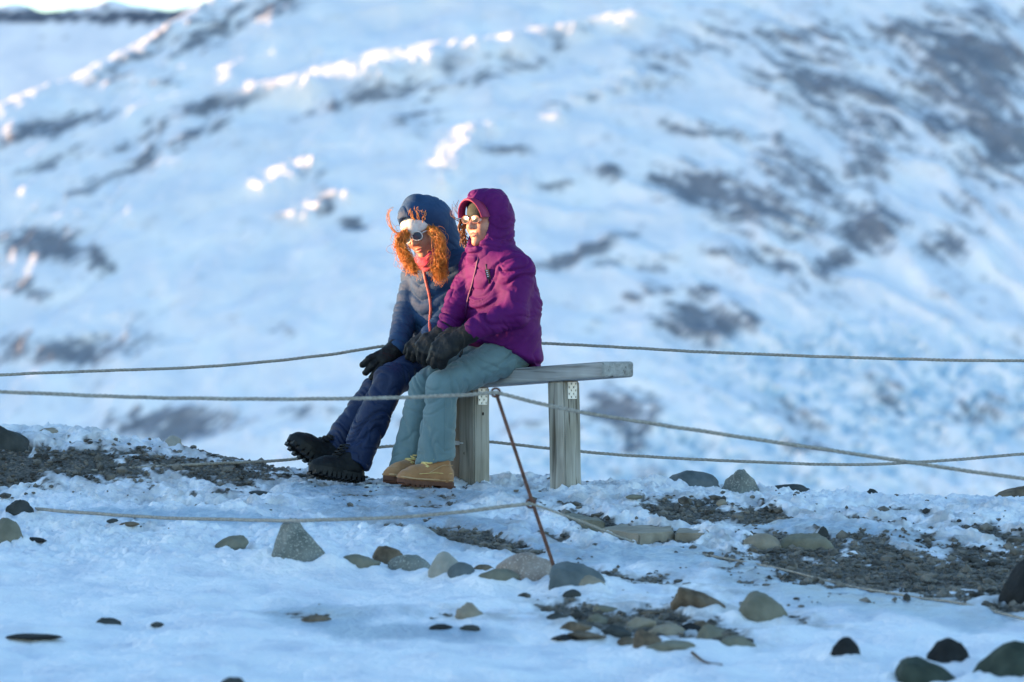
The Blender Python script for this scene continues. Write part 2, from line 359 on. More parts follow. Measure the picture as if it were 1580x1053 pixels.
RAMP = [(330, 140, 150, 3.8, 9), (420, 120, 170, 4.2, 11), (500, 98, 170, 3.8, 14), (560, 84, 180, 3.8, 12), (650, 74, 160, 3.4, 9), (740, 56, 150, 3.2, 7), (850, 36, 140, 3.0, 7)]
for x0_, y0_, ln_, hh, vt in RAMP:
    u = (QX - x0_) / ln_; prof = np.where(u < 1, np.clip(u, 0, 1), np.clip(1 - (u - 1) / .25, 0, 1))
    v = (QY - y0_ + 3 * n_a) / vt; v = np.where(v > 0, v / 1.8, v)
    env = np.exp(-np.abs(v) ** 2.2 * 1.0) * (u > -.1) * (u < 1.3)
    H = np.maximum(H, H * (1 - env * sstep(0, .1, u)) + hh * env * prof * (.92 + .12 * n_b))
    rock = rock * (1 - .9 * env * sstep(0, .1, u) * (1 - sstep(1.0, 1.1, u)))
MZ = MZ + H * .78; MYd = MY - H * .55
I = np.arange(MX.size).reshape(MX.shape)
q = np.stack([I[:-1, :-1], I[1:, :-1], I[1:, 1:], I[:-1, 1:]], -1).reshape(-1, 4)
def mountain_material():
    m = bpy.data.materials.new("snow_rock_and_glacier_ice"); m.use_nodes = True
    nt = m.node_tree; L = nt.links; p = nt.nodes["Principled BSDF"]
    tc = nt.nodes.new("ShaderNodeTexCoord")
    n = nt.nodes.new("ShaderNodeTexNoise"); n.inputs["Scale"].default_value = .35; n.inputs["Detail"].default_value = 6; L.new(tc.outputs["Object"], n.inputs[0])
    r = nt.nodes.new("ShaderNodeValToRGB"); L.new(n.outputs[0], r.inputs[0]); ramp_stops(r, [(.3, (.055, .072, .11)), (.7, (.15, .17, .215))])  # rock colour tinted blue in place of distance haze
    ar = nt.nodes.new("ShaderNodeAttribute"); ar.attribute_name = "rock"
    ag = nt.nodes.new("ShaderNodeAttribute"); ag.attribute_name = "glacier"
    n2 = nt.nodes.new("ShaderNodeTexNoise"); n2.inputs["Scale"].default_value = .12; n2.inputs["Detail"].default_value = 5; L.new(tc.outputs["Object"], n2.inputs[0])
    r2 = nt.nodes.new("ShaderNodeValToRGB"); L.new(n2.outputs[0], r2.inputs[0]); ramp_stops(r2, [(.32, (.68, .72, .80)), (.5, (.76, .78, .84)), (.66, (.83, .84, .87))])
    r3 = nt.nodes.new("ShaderNodeValToRGB"); L.new(ag.outputs["Fac"], r3.inputs[0]); ramp_stops(r3, [(0, (.8, .82, .87)), (.5, (.58, .72, .82)), (1, (.26, .48, .66))])
    mg = nt.nodes.new("ShaderNodeMix"); mg.data_type = 'RGBA'; mg.blend_type = 'MULTIPLY'; mg.inputs[0].default_value = 1
    mul = nt.nodes.new("ShaderNodeMix"); mul.data_type = 'RGBA'
    L.new(ag.outputs["Fac"], mul.inputs[0]); L.new(r2.outputs[0], mul.inputs[6]); L.new(r3.outputs[0], mul.inputs[7])
    mr = nt.nodes.new("ShaderNodeMix"); mr.data_type = 'RGBA'
    L.new(ar.outputs["Fac"], mr.inputs[0]); L.new(mul.outputs[2], mr.inputs[6]); L.new(r.outputs[0], mr.inputs[7])
    L.new(mr.outputs[2], p.inputs["Base Color"]); p.inputs["Roughness"].default_value = .8; p.inputs["Specular IOR Level"].default_value = .2
    return m
MM = mountain_material()
glv = gl * np.clip(.25 + .75 * np.exp(-(crev / .2) ** 2) + .3 * n_b, 0, 1)
tag(obj("mountain", np.stack([MX, MYd, MZ], -1).reshape(-1, 3), q, MM, attrs={"rock": rock.ravel(), "glacier": glv.ravel()}), kind="structure")

# farther plateau at the top left with a dark rim, the sky above it
fx = np.arange(-260, 40, 1.5); fy = np.arange(900, 1100, 1.2)
FX, FY = np.meshgrid(fx, fy, indexing='ij')
fz_top = .5 + (YH - (10 + 11 * fbm(FX / 16, 0 * FX, 0 * FX, 4) + .02 * (FX + 130))) / FPX * 1000
FZ = np.minimum(20 + (FY - 900) * .78, fz_top + 0 * FY) - np.maximum(FY - 1010, 0) * .8
FQX = 790 + FX / FY * FPX; FQY = YH - (FZ - ZC) / FY * FPX
frk = sstep(.3, .6, np.exp(-((FQY - 26) / 12) ** 2) * .85 + .55 * fbm(FQX / 14, FQY / 9, 0 * FX, 4) - .05)
I = np.arange(FX.size).reshape(FX.shape)
q = np.stack([I[:-1, :-1], I[1:, :-1], I[1:, 1:], I[:-1, 1:]], -1).reshape(-1, 4)
tag(obj("far_mountain", np.stack([FX, FY, FZ], -1).reshape(-1, 3), q, MM, attrs={"rock": frk.ravel(), "glacier": 0 * frk.ravel()}), kind="structure")

# ------------------------------------------------------------------ signed distance modelling for people
class Field:
    def __init__(s, pts, pad, h):
        pts = np.asarray(pts); s.lo = pts.min(0) - pad; s.h = h
        s.n = np.ceil((pts.max(0) + pad - s.lo) / h).astype(int) + 1
        s.A = np.full(s.n, .3, np.float32)
    def block(s, lo, hi):
        a = np.clip(np.floor((np.asarray(lo) - s.lo) / s.h).astype(int), 0, s.n - 1); b = np.clip(np.ceil((np.asarray(hi) - s.lo) / s.h).astype(int) + 1, 0, s.n)
        sl_ = tuple(slice(i, max(i, j)) for i, j in zip(a, b))
        g = [(s.lo[k] + s.h * np.arange(sl_[k].start, sl_[k].stop)).astype(np.float32) for k in range(3)]
        return sl_, g[0][:, None, None], g[1][None, :, None], g[2][None, None, :]
    def put(s, sl_, d, k, sub=False):
        a = s.A[sl_]
        if sub:
            d = -d; h = np.clip(.5 - .5 * (d - a) / k, 0, 1) * -1 + 1
            s.A[sl_] = a + (d - a) * h + k * h * (1 - h)
        else:
            h = np.clip(.5 + .5 * (d - a) / k, 0, 1)
            s.A[sl_] = d + (a - d) * h - k * h * (1 - h)
    def cap(s, a, b, ra, rb, k=.02, wide=None, sub=False):
        """tapered capsule; wide=(direction, factor) stretches its cross-section that way"""
        a, b = np.asarray(a, float), np.asarray(b, float); f = wide[1] if wide else 1
        m = max(ra, rb) * max(f, 1) + k + .03
        sl_, x, y, z = s.block(np.minimum(a, b) - m, np.maximum(a, b) + m)
        p = [x - a[0], y - a[1], z - a[2]]; ba = b - a
        if wide:
            u = np.asarray(wide[0], float); u = u / np.linalg.norm(u); e = 1 / f - 1
            q_ = p[0] * u[0] + p[1] * u[1] + p[2] * u[2]
            p = [p[i] + u[i] * q_ * e for i in range(3)]; ba = ba + u * ba.dot(u) * e
        t = np.clip((p[0] * ba[0] + p[1] * ba[1] + p[2] * ba[2]) / max(ba.dot(ba), 1e-9), 0, 1)
        d = np.sqrt((p[0] - ba[0] * t) ** 2 + (p[1] - ba[1] * t) ** 2 + (p[2] - ba[2] * t) ** 2) - (ra + (rb - ra) * t)
        s.put(sl_, d.astype(np.float32), k, sub); return s
    def ell(s, c, r, M=None, k=.02, sub=False):
        """ellipsoid; M rows are its axes"""
        c, r = np.asarray(c, float), np.asarray(r, float); m = r.max() + k + .02
        sl_, x, y, z = s.block(c - m, c + m)
        p = [x - c[0], y - c[1], z - c[2]]
        if M is not None: p = [p[0] * M[i][0] + p[1] * M[i][1] + p[2] * M[i][2] for i in range(3)]
        k0 = np.sqrt((p[0] / r[0]) ** 2 + (p[1] / r[1]) ** 2 + (p[2] / r[2]) ** 2)
        k1 = np.sqrt((p[0] / r[0] ** 2) ** 2 + (p[1] / r[1] ** 2) ** 2 + (p[2] / r[2] ** 2) ** 2)
        s.put(sl_, (k0 * (k0 - 1) / (k1 + 1e-6)).astype(np.float32), k, sub); return s
    def cut(s, p0, n, k=.008, lo=None, hi=None):
        """remove the half space n.(p-p0) > 0 (inside a box if given)"""
        n = np.asarray(n, float); n = n / np.linalg.norm(n); p0 = np.asarray(p0, float)
        sl_, x, y, z = s.block(s.lo if lo is None else lo, s.lo + s.n * s.h if hi is None else hi)
        d = -((x - p0[0]) * n[0] + (y - p0[1]) * n[1] + (z - p0[2]) * n[2])
        s.put(sl_, d.astype(np.float32) + 0 * s.A[sl_], k, True); return s
    def mesh(s):
        F = s.A; ins = F < 0
        c = np.zeros(s.n - 1, np.int8)
        off = [(i, j, k) for i in (0, 1) for j in (0, 1) for k in (0, 1)]
        nx, ny, nz = s.n
        for i, j, k in off: c += ins[i:nx - 1 + i, j:ny - 1 + j, k:nz - 1 + k]
        act = (c > 0) & (c < 8); C = np.argwhere(act)
        idx = np.full(act.shape, -1, np.int64); idx[act] = np.arange(len(C))
        val = {o_: F[C[:, 0] + o_[0], C[:, 1] + o_[1], C[:, 2] + o_[2]] for o_ in off}
        acc = np.zeros((len(C), 3)); cnt = np.zeros(len(C))
        for o_ in off:
            for ax in range(3):
                if o_[ax] == 0:
                    o2 = list(o_); o2[ax] = 1; o2 = tuple(o2)
                    f0, f1 = val[o_], val[o2]; hit = (f0 < 0) != (f1 < 0)
                    t = np.where(hit, f0 / np.where(hit, f0 - f1, 1), 0)
                    P = np.tile(np.array(o_, float), (len(C), 1)); P[:, ax] = t
                    acc += P * hit[:, None]; cnt += hit
        V = s.lo + s.h * (C + acc / cnt[:, None])
        Q = []
        for ax in range(3):
            b1, b2 = (ax + 1) % 3, (ax + 2) % 3
            s0 = [slice(None)] * 3; s1 = [slice(None)] * 3; s0[ax] = slice(0, -1); s1[ax] = slice(1, None)
            a0, a1 = ins[tuple(s0)], ins[tuple(s1)]
            E = np.argwhere(a0 != a1)
            E = E[(E[:, b1] > 0) & (E[:, b2] > 0) & (E[:, b1] < s.n[b1] - 1) & (E[:, b2] < s.n[b2] - 1)]
            fl = a0[tuple(E.T)]
            def cell(d1, d2):
                K = E.copy(); K[:, b1] -= d1; K[:, b2] -= d2; return idx[tuple(K.T)]
            qd = np.stack([cell(1, 1), cell(0, 1), cell(0, 0), cell(1, 0)], -1)
            qd[~fl] = qd[~fl][:, ::-1]; Q.append(qd)
        return V, np.concatenate(Q)
def normals(V, Q):
    n = np.cross(V[Q[:, 2]] - V[Q[:, 0]], V[Q[:, 3]] - V[Q[:, 1]])
    N = np.zeros_like(V)
    for k in range(4): np.add.at(N, Q[:, k], n)
    return N / (np.linalg.norm(N, axis=1)[:, None] + 1e-12)
def smooth(V, Q, it=2, lam=.5):
    for _ in range(it):
        A = np.zeros_like(V); c = np.zeros(len(V))
        for k in range(4):
            np.add.at(A, Q[:, k], V[Q[:, (k + 1) % 4]] + V[Q[:, (k + 3) % 4]]); np.add.at(c, Q[:, k], 2)
        V = V + lam * (A / c[:, None] - V)
    return V
def bone_coords(V, bones):
    """per vertex blend weights, distance along and around each bone"""
    W, S_, = [], []
    for a, b, r in bones:
        a, b = np.asarray(a, float), np.asarray(b, float); ba = b - a; L = np.linalg.norm(ba)
        t = ((V - a) @ ba) / L; tc = np.clip(t, 0, L)
        d = np.linalg.norm(V - a - tc[:, None] * ba / L, axis=1) - r
        W.append(d); S_.append(t)
    W = np.array(W); W = np.exp(-(W - W.min(0)) / .018); W /= W.sum(0)
    return W, np.array(S_)
def folds(V, Q, bones, amp, freq, seed=0, around=5.0):
    """creases across each bone; freq in creases per metre along the bone"""
    W, S_ = bone_coords(V, bones); N = normals(V, Q); h = np.zeros(len(V))
    for i, bn in enumerate(bones):
        fr = freq[i] if hasattr(freq, '__len__') else freq; am = amp[i] if hasattr(amp, '__len__') else amp
        wv = noise3(V[:, 0] * 4.5, V[:, 1] * 4.5, V[:, 2] * 4.5 + seed)
        n = noise3(S_[i] * fr + 2.0 * wv, V[:, 0] * around + 7 * i + seed, V[:, 1] * around + V[:, 2] * around * .4)
        n2 = noise3(S_[i] * fr * 1.9 + 2.4 * n, V[:, 0] * around * 1.7 + seed + 3, V[:, 2] * around * 1.7)
        h += W[i] * am * (.35 * n + .45 * n2 - 1.1 * np.exp(-(n / .12) ** 2) - .7 * np.exp(-(n2 / .12) ** 2) + .4)
    return V + N * h[:, None]

# ------------------------------------------------------------------ fabrics and so on
M = {}
M['skin'] = mat("skin", (.37, .160, .110), (.44, .205, .145), scale=30, rough=.5, spec=.4)
M['purple'] = mat("purple_shell_cloth", (.078, .0050, .088), (.096, .0070, .106), scale=14, rough=.72, bump=.002, bscale=45, spec=.15)
M['purple_dark'] = mat("purple_trim", (.06, .005, .065), (.075, .007, .08), scale=14, rough=.5, bump=.001, bscale=90)
M['red_brim'] = mat("crimson_hood_brim", (.20, .012, .065), (.25, .018, .085), scale=20, rough=.55, bump=.001, bscale=120)
M['quilt'] = mat("slate_blue_quilted_nylon", (.012, .042, .105), (.017, .052, .126), scale=18, rough=.68, bump=.002, bscale=60, spec=.2)
M['blue_sleeve'] = mat("royal_blue_knit", (.02, .05, .20), (.03, .065, .24), scale=30, rough=.7)
M['teal'] = mat("grey_green_softshell", (.104, .170, .190), (.120, .192, .212), scale=10, rough=.75, bump=.002, bscale=80, sheen=.2)
M['navy'] = mat("navy_ski_cloth", (.0035, .0125, .050), (.0055, .018, .066), scale=10, rough=.6, bump=.002, bscale=80)
M['black'] = mat("black_cloth", (.0022, .0026, .0036), (.0062, .0068, .008), scale=25, rough=.6, bump=.002, bscale=90)
M['boot_black'] = mat("black_rubberised_leather", (.003, .0044, .006), (.008, .010, .0125), scale=20, rough=.6, bump=.001, bscale=90, spec=.2)
M['rubber'] = mat("black_rubber", (.003, .004, .005), (.008, .009, .0105), scale=30, rough=.55)
M['nubuck'] = mat("tan_nubuck", (.275, .132, .054), (.345, .18, .078), scale=16, rough=.8, bump=.001, bscale=120, sheen=.2)
M['boot_sole'] = mat("brown_boot_sole", (.085, .036, .022), (.12, .052, .033), scale=25, rough=.7)
M['welt'] = mat("pale_tan_welt", (.40, .25, .13), (.48, .31, .17), scale=60, rough=.8)
M['lace'] = mat("yellow_brown_lace", (.55, .40, .14), (.70, .55, .25), scale=90, rough=.7)
M['white_knit'] = mat("white_knit", (.52, .52, .52), (.62, .62, .62), scale=60, rough=.85, bump=.002, bscale=220, sheen=.3)
M['dark_knit'] = mat("dark_green_grey_knit", (.020, .028, .026), (.04, .05, .045), scale=60, rough=.85, bump=.001, bscale=200)
M['ginger'] = mat("ginger_curls", (.38, .105, .010), (.74, .29, .045), scale=34, rough=.45, spec=.5)
M['brown_hair'] = mat("brown_hair", (.10, .035, .012), (.22, .08, .025), scale=30, rough=.45, spec=.5)
M['pink'] = mat("coral_zip_tape", (.50, .10, .085), (.56, .14, .115), scale=40, rough=.55)
M['scarf'] = mat("hot_pink_fleece", (.48, .03, .085), (.56, .06, .13), scale=40, rough=.9, bump=.002, bscale=150, sheen=.3)
M['white_plastic'] = mat("white_plastic", (.55, .55, .55), rough=.3, spec=.5)
M['lens_dark'] = mat("dark_lens", (.05, .08, .12), rough=.12, spec=.8)
M['lens_pale'] = mat("pale_mirrored_lens", (.018, .016, .02), rough=.2, spec=.5, metal=.0)
M['lens_pale'].node_tree.nodes['Principled BSDF'].inputs['Alpha'].default_value = .85
M['red_plastic'] = mat("red_and_silver_frame", (.16, .015, .02), (.22, .09, .09), scale=30, rough=.35)
M['lips'] = mat("lips", (.50, .17, .15), rough=.45)
M['eye_white'] = mat("eye_white", (.75, .72, .70), rough=.25)
M['patch'] = mat("black_label_print", (.02, .015, .03), rough=.6)
M['grey_print'] = mat("pale_grey_print", (.55, .57, .6), rough=.6)

def frame_of(f, up=(0, 0, 1), roll=0):
    f = np.asarray(f, float); f = f / np.linalg.norm(f); up = np.asarray(up, float)
    l = np.cross(up, f); l /= np.linalg.norm(l); u = np.cross(f, l)
    if roll: l, u = l * math.cos(roll) + u * math.sin(roll), u * math.cos(roll) - l * math.sin(roll)
    return np.array([f, l, u])          # rows: forward, left, up

def build_body(root, head, R, bones, hands):
    """one continuous body: head with face, neck, trunk, limbs and hands"""
    pts = [b[0] for b in bones] + [b[1] for b in bones] + [head]
    fd = Field(np.array(pts), .16, .0042)
    for b in bones: fd.cap(b[0], b[1], b[2], b[3], k=.03)
    H = lambda x, y, z: head + R[0] * x + R[1] * y + R[2] * z
    fd.ell(H(-.012, 0, .03), (.095, .074, .092), R, k=.02)
    fd.ell(H(.028, 0, -.042), (.060, .060, .066), R, k=.03)
    for sd in (-1, 1):
        fd.ell(H(.058, sd * .034, -.022), (.029, .026, .027), R, k=.02)
        fd.ell(H(.084, sd * .031, .012), (.016, .017, .010), R, k=.012, sub=True)
        fd.cap(H(.080, sd * .012, .030), H(.070, sd * .045, .030), .009, .007, k=.012)
        fd.ell(H(.0, sd * .076, -.005), (.018, .010, .030), R, k=.008)
        fd.ell(H(.094, sd * .011, -.022), (.010, .009, .008), R, k=.006)
    fd.cap(H(.080, 0, .022), H(.102, 0, -.018), .008, .0125, k=.012)
    fd.cap(H(.081, -.019, -.050), H(.081, .019, -.050), .0065, .0065, k=.006, wide=(R[0], 1.2))
    fd.cap(H(.079, -.016, -.061), H(.079, .016, -.061), .0070, .0070, k=.006)
    fd.cap(H(.096, -.020, -.0553), H(.096, .020, -.0553), .005, .005, k=.004, sub=True)
    fd.ell(H(.070, 0, -.092), (.020, .022, .018), R, k=.02)
    for wr, dr, up in hands:                       # bare hands inside the gloves
        Rh = frame_of(dr, up)
        fd.cap(wr, wr + Rh[0] * .06, .018, .020, k=.02, wide=(Rh[1], 1.3))
        for n_, sp in enumerate((-.027, -.009, .009, .026)):
            sp *= .62; a = wr + Rh[0] * .06 + Rh[1] * sp; ln = (.040, .048, .045, .034)[n_]
            b_ = a + Rh[0] * ln * .6 - Rh[2] * .006; c_ = b_ + Rh[0] * ln * .35 - Rh[2] * .008
            fd.cap(a, b_, .0065, .006, k=.003); fd.cap(b_, c_, .006, .005, k=.003)
    V, Q = fd.mesh(); V = smooth(V, Q, 1, .4)
    o = obj("body", V, Q, M['skin'], root)
    lp, lf = join([tube(spline([H(.083, -.021, -.0535), H(.0895, -.007, -.049), H(.0895, .007, -.049), H(.083, .021, -.0535)], 12), [.002] + [.0042] * 10 + [.002], 6),
                   tube(spline([H(.083, -.019, -.0575), H(.089, 0, -.0625), H(.083, .019, -.0575)], 12), [.002] + [.0048] * 10 + [.002], 6)])
    obj("lips", lp, lf, M['lips'], root)
    for sd in (-1, 1):
        bm = bmesh.new(); bmesh.ops.create_uvsphere(bm, u_segments=12, v_segments=8, radius=.0115)
        V = np.array([v.co[:] for v in bm.verts]) + H(.070, sd * .031, .010); F = [[v.index for v in f.verts] for f in bm.faces]; bm.free()
        obj("eye", V, F, M['eye_white'], root)
    return H
def make_glasses(root, H, name, fm, lm, h=.022, wd=.027, fr_r=.0036):
    fr = []; g = None
    lens = []
    for sd in (-1, 1):
        th = np.linspace(0, 2 * np.pi, 25)
        c = [H(.100 - .012 * abs(math.cos(t)) * 0 - .16 * abs(sd * .033 + wd * math.cos(t)) ** 1.3, sd * .033 + wd * math.cos(t), .012 + h * math.copysign(abs(math.sin(t)) ** .8, math.sin(t))) for t in th]
        fr.append(tube(c, fr_r, 6, caps=False))
        fr.append(tube(spline([H(.086, sd * .058, .018), H(.066, sd * .068, .017), H(0.052, sd * .070, .015)], 8), .0032, 6))
        V = [H(.1, sd * .033, .012)] + c[:-1]; n = len(c) - 1
        lens.append((V, [(0, 1 + i, 1 + (i + 1) % n) for i in range(n)]))
    fr.append(tube(spline([H(.099, -.009, .016), H(.103, 0, .019), H(.099, .009, .016)], 6), .0032, 6))
    V, F = join(fr); g = obj(name, V, F, fm, root)
    for l in lens: obj("lens", l[0], l[1], lm, g, smooth=False)
def cloth_part(name, fd, m, root, bones=None, amp=.004, freq=14, seed=0, sm=1, post=None, around=5.0):
    V, Q = fd.mesh(); V = smooth(V, Q, sm, .5)
    if bones is not None: V = folds(V, Q, bones, amp, freq, seed, around); V = smooth(V, Q, 1, .2)
    if post: V = post(V, Q)
    return obj(name, V, Q, m, root)

def make_boot(root, heel, toe, solen, style):
    """boot from its heel to its toe; solen is the direction the sole faces"""
    heel, toe = np.asarray(heel, float), np.asarray(toe, float)
    fx_ = toe - heel; Lb = np.linalg.norm(fx_); fx_ /= Lb
    u = -np.asarray(solen, float); u = u - fx_ * u.dot(fx_); u /= np.linalg.norm(u); l = np.cross(u, fx_)
    R = np.array([fx_, l, u]); k = Lb / .29
    T = lambda V: heel + (np.asarray(V, float) * k) @ R
    black = style == 'black'
    sh = .04 if black else .03
    fd = Field(np.array([(-.02, -.07, 0), (.31, .07, .22)]), .03, .0045)
    fd.cap((.060, 0, .07), (.062, 0, .16 if not black else .13), .046, .048, k=.03)
    fd.cap((.055, 0, .06), (.19, 0, .052), .047, .043, k=.03)
    fd.ell((.228, 0, .045), (.062, .050, .045 if not black else .052), k=.03)
    fd.ell((.035, 0, .055), (.045, .040, .06), k=.02)
    fd.cap((.09, 0, .11), (.2, 0, .07), .03, .032, k=.03)
    fd.cut((0, 0, sh - .004), (0, 0, -1)); fd.cut((0, 0, .160 if not black else .135), (0, 0, 1))
    V, Q = fd.mesh(); V = smooth(V, Q, 1, .4)
    N = normals(V, Q); V = V + N * (.0022 * fbm(V[:, 0] * 30, V[:, 1] * 30, V[:, 2] * 40, 3))[:, None]
    b = obj("boot", T(V), Q, M['boot_black'] if black else M['nubuck'], root)
    # sole: outline of the foot extruded, with separate heel and lugs
    ts = np.linspace(0, 1, 30)
    hw = np.interp(ts, [0, .03, .1, .3, .45, .7, .85, .95, 1], [.004, .025, .04, .039, .036, .050, .047, .028, .004]) + .004
    xo = -.012 + ts * .306
    ring = [(x, w) for x, w in zip(xo, hw)] + [(x, -w) for x, w in zip(xo[::-1], hw[::-1])]
    n = len(ring); parts = []
    z0, z1 = (.014, sh + .004) if not black else (.016, sh + .006)
    lo_ = [(x, y, z0 + (.0 if .1 < x else 0) + .028 * max(0, (x - .2) / .1) ** 2 * (.4)) for x, y in ring]; hi_ = [(x * 1.0, y * 1.02, z1 + .010 * max(0, (x - .2) / .1) ** 2) for x, y in ring]
    parts.append((lo_ + hi_, [(i, (i + 1) % n, n + (i + 1) % n, n + i) for i in range(n)] + [tuple(range(n))[::-1], tuple(range(n, 2 * n))]))
    def block(x0, x1, w0, w1, za, zb): return box(((x0 + x1) / 2, (w0 + w1) / 2, (za + zb) / 2), (abs(x1 - x0) / 2, abs(w1 - w0) / 2, (zb - za) / 2))
    if black:
        for i in range(10):
            x = .002 + i * .029; w = float(np.interp((x + .02) / .306, ts, hw)) + .005
            for sd in (-1, 1): parts.append(block(x, x + .018, sd * w, sd * (w - .034), 0 + .006 * max(0, i - 7), z0 + .012))
    else:
        parts.append(block(-.006, .075, -.038, .038, 0, z0 + .002))
        for i in range(6):
            x = .125 + i * .025; w = float(np.interp((x + .02) / .306, ts, hw))
            parts.append(block(x, x + .017, -w + .004, w - .004, .004 + .004 * max(0, i - 3), z0 + .006))
    V, F = join(parts); obj("sole", T(V), F, M['rubber'] if black else M['boot_sole'], b, smooth=False)
    lc = []
    for i in range(5):
        t = i / 4; x = .172 - .062 * t; z = .100 + .068 * t
        for sd in (-1, 1):
            lc.append(tube(spline([(x - .012, sd * .034, z - .014), (x + .006, 0, z + .004), (x - .022, -sd * .034, z + .002)], 8), .0042, 6))
    V, F = join(lc); obj("laces", T(V), F, M['lace'] if not black else M['black'], b)
    th = np.linspace(0, 2 * np.pi, 28)
    zt = .156 if not black else .132
    V, F = tube([(.062 + .038 * math.cos(t), .038 * math.sin(t), zt - .006) for t in th], .008, 8, caps=False)
    obj("collar", T(V), F, M['black'] if black else M['boot_sole'], b)
    if not black:
        wl = [(x, w * 1.03, z1 + .008 + .010 * max(0, (x - .2) / .1) ** 2) for (x, w) in zip(xo[2:-1], hw[2:-1])] + [(x, -w * 1.03, z1 + .008 + .010 * max(0, (x - .2) / .1) ** 2) for (x, w) in zip(xo[2:-1][::-1], hw[2:-1][::-1])]
        V, F = tube(wl, .0042, 6); obj("welt", T(V), F, M['welt'], b)
        for sd in (-1, 1):
            V, F = tube(spline([(.02, sd * .047, .115), (.075, sd * .050, .112), (.115, sd * .047, .092), (.15, sd * .047, .072)], 14), .0022, 5); obj("panel_seam", T(V), F, M['welt'], b)
        th = np.linspace(-2.5, 2.5, 24)
        V, F = tube([(.10 + .045 * (math.cos(t * .0)) * 0 + .0, 0, 0) for t in th], .001, 4) if False else tube([(.205, .052, .066), (.12, .051, .075), (.05, .050, .074), (.02, .046, .075)], .0016, 5)
        obj("seam", T(V), F, M['lace'], b)
    return b

def make_glove(root, name, wrist, tip, up, m, curl=.3, mitten=False, spread=.012, size=1.0, rf=.0155, thumb_side=1):
    wrist, tip = np.asarray(wrist, float), np.asarray(tip, float)
    R = frame_of(tip - wrist, up); L = np.linalg.norm(tip - wrist)
    P = lambda x, y, z: wrist + R[0] * x * L + R[1] * y * size + R[2] * z * size
    fd = Field(np.array([wrist, tip]), .13, .0042)
    fd.cap(P(-.03, 0, 0), P(.10, 0, 0), .037 * size, .035 * size, k=.012)
    fd.cap(P(.05, 0, 0), P(.48, 0, 0), .030 * size, .034 * size, k=.02, wide=(R[1], 1.35))
    offs = (-.034, -.0115, .0115, .033); ln = (.40, .5, .47, .36)
    for y, q_ in zip(offs, ln):
        y2 = y * (1 + spread * 20); a = P(.48, y, .004); b_ = P(.48 + q_ * .55, y2, .008 - .02 * curl); c_ = P(.48 + q_ * (1.0 - .3 * curl), y2 * 1.05, -.07 * curl)
        r = rf * size * (1.22 if mitten else 1)
        fd.cap(a, b_, r * 1.08, r, k=.004 if not mitten else .010); fd.cap(b_, c_, r, r * .88, k=.004)
    t0 = P(.16, .030 * thumb_side, -.004); t1 = P(.36, .066 * thumb_side, -.006); t2 = P(.60, .070 * thumb_side, -.014)
    fd.cap(t0, t1, .019 * size, .0175 * size, k=.010); fd.cap(t1, t2, .0175 * size, .0145 * size, k=.004)
    V, Q = fd.mesh(); V = smooth(V, Q, 1, .4)
    N = normals(V, Q); V = V + N * (.0028 * fbm(V[:, 0] * 35, V[:, 1] * 35, V[:, 2] * 35, 3))[:, None]
    g = obj(name, V, Q, m, root)
    th = np.linspace(0, 2 * np.pi, 26)
    V, F = tube([P(.06, 0, 0) + R[1] * math.cos(t) * .037 * size + R[2] * math.sin(t) * .036 * size for t in th], .0055, 8, caps=False)
    obj("wrist_strap", V, F, M['patch'], g)
    return g
def curls(guides, n, spread, rad, turns, amp, seed, taper=.4):
    r_ = np.random.default_rng(seed); parts = []
    for g in guides:
        for _ in range(n):
            P = spline(np.array(g) + r_.normal(size=(len(g), 3)) * spread * np.linspace(.5, 1.15, len(g))[:, None], 46)
            t = np.linspace(0, 1, 46); ph = r_.uniform(0, 6.28); tn = turns * r_.uniform(.7, 1.3) * r_.choice([-1, 1])
            a = amp * r_.uniform(.6, 1.35) * sstep(0, .15, t)
            T = np.gradient(P, axis=0); T /= np.linalg.norm(T, axis=1)[:, None]
            u = np.cross(T, [0.3, .9, .2]); u /= np.linalg.norm(u, axis=1)[:, None]; w = np.cross(T, u)
            ang = ph + tn * 2 * np.pi * t
            P = P + (np.cos(ang) * a)[:, None] * u + (np.sin(ang) * a)[:, None] * w
            parts.append(tube(P, rad * r_.uniform(.7, 1.2) * (1 - taper * t), 4, caps=False))
    return join(parts)

UPZ = np.array([0, 0, 1.0])
# ------------------------------------------------------------------ person in the purple shell
fP = frame_of((-.82, -.57, 0)); f_, l_ = fP[0], fP[1]
base = J(775, 545, 0); base[2] = zsurf(base[0], base[1])
P1 = empty("person", base)
tag(P1, "person in a purple hooded shell, grey green trousers and tan boots sitting on the bench", "person", "people sitting on the bench")
pel = J(788, 536, 0); chest = J(772, 440, -.02); neck = J(762, 392, -.03)
sL, eL, wL = J(795, 421, -.15), J(793, 482, -.20), J(731, 510, -.27)
sR, eR, wR = J(738, 410, .09), J(709, 468, .02), J(688, 510, -.09)
hL, kL, aL = J(790, 543, -.07), J(682, 596, -.19), J(672, 700, -.16)
hR, kR, aR = J(765, 543, .08), J(654, 596, -.03), J(631, 700, -.01)
headP = J(751, 342, -.05); RP = frame_of((-.74, -.67, -.06))
hTipL, hTipR = J(655, 558, -.27), J(643, 552, -.13)
HP = build_body(P1, headP, RP, [(pel, chest, .115, .12), (chest, neck, .10, .06), (neck, headP, .052, .05),
      (hL, kL, .07, .055), (kL, aL, .052, .040), (hR, kR, .07, .055), (kR, aR, .052, .040), (sL, eL, .045, .038), (eL, wL, .038, .028), (sR, eR, .045, .038), (eR, wR, .038, .028),
      (chest, sL, .08, .05), (chest, sR, .08, .05), (aL, J(672, 735, -.17), .036, .035), (aR, J(631, 735, -.02), .036, .035)],
      [(wL, hTipL - wL, UPZ), (wR, hTipR - wR, UPZ)])
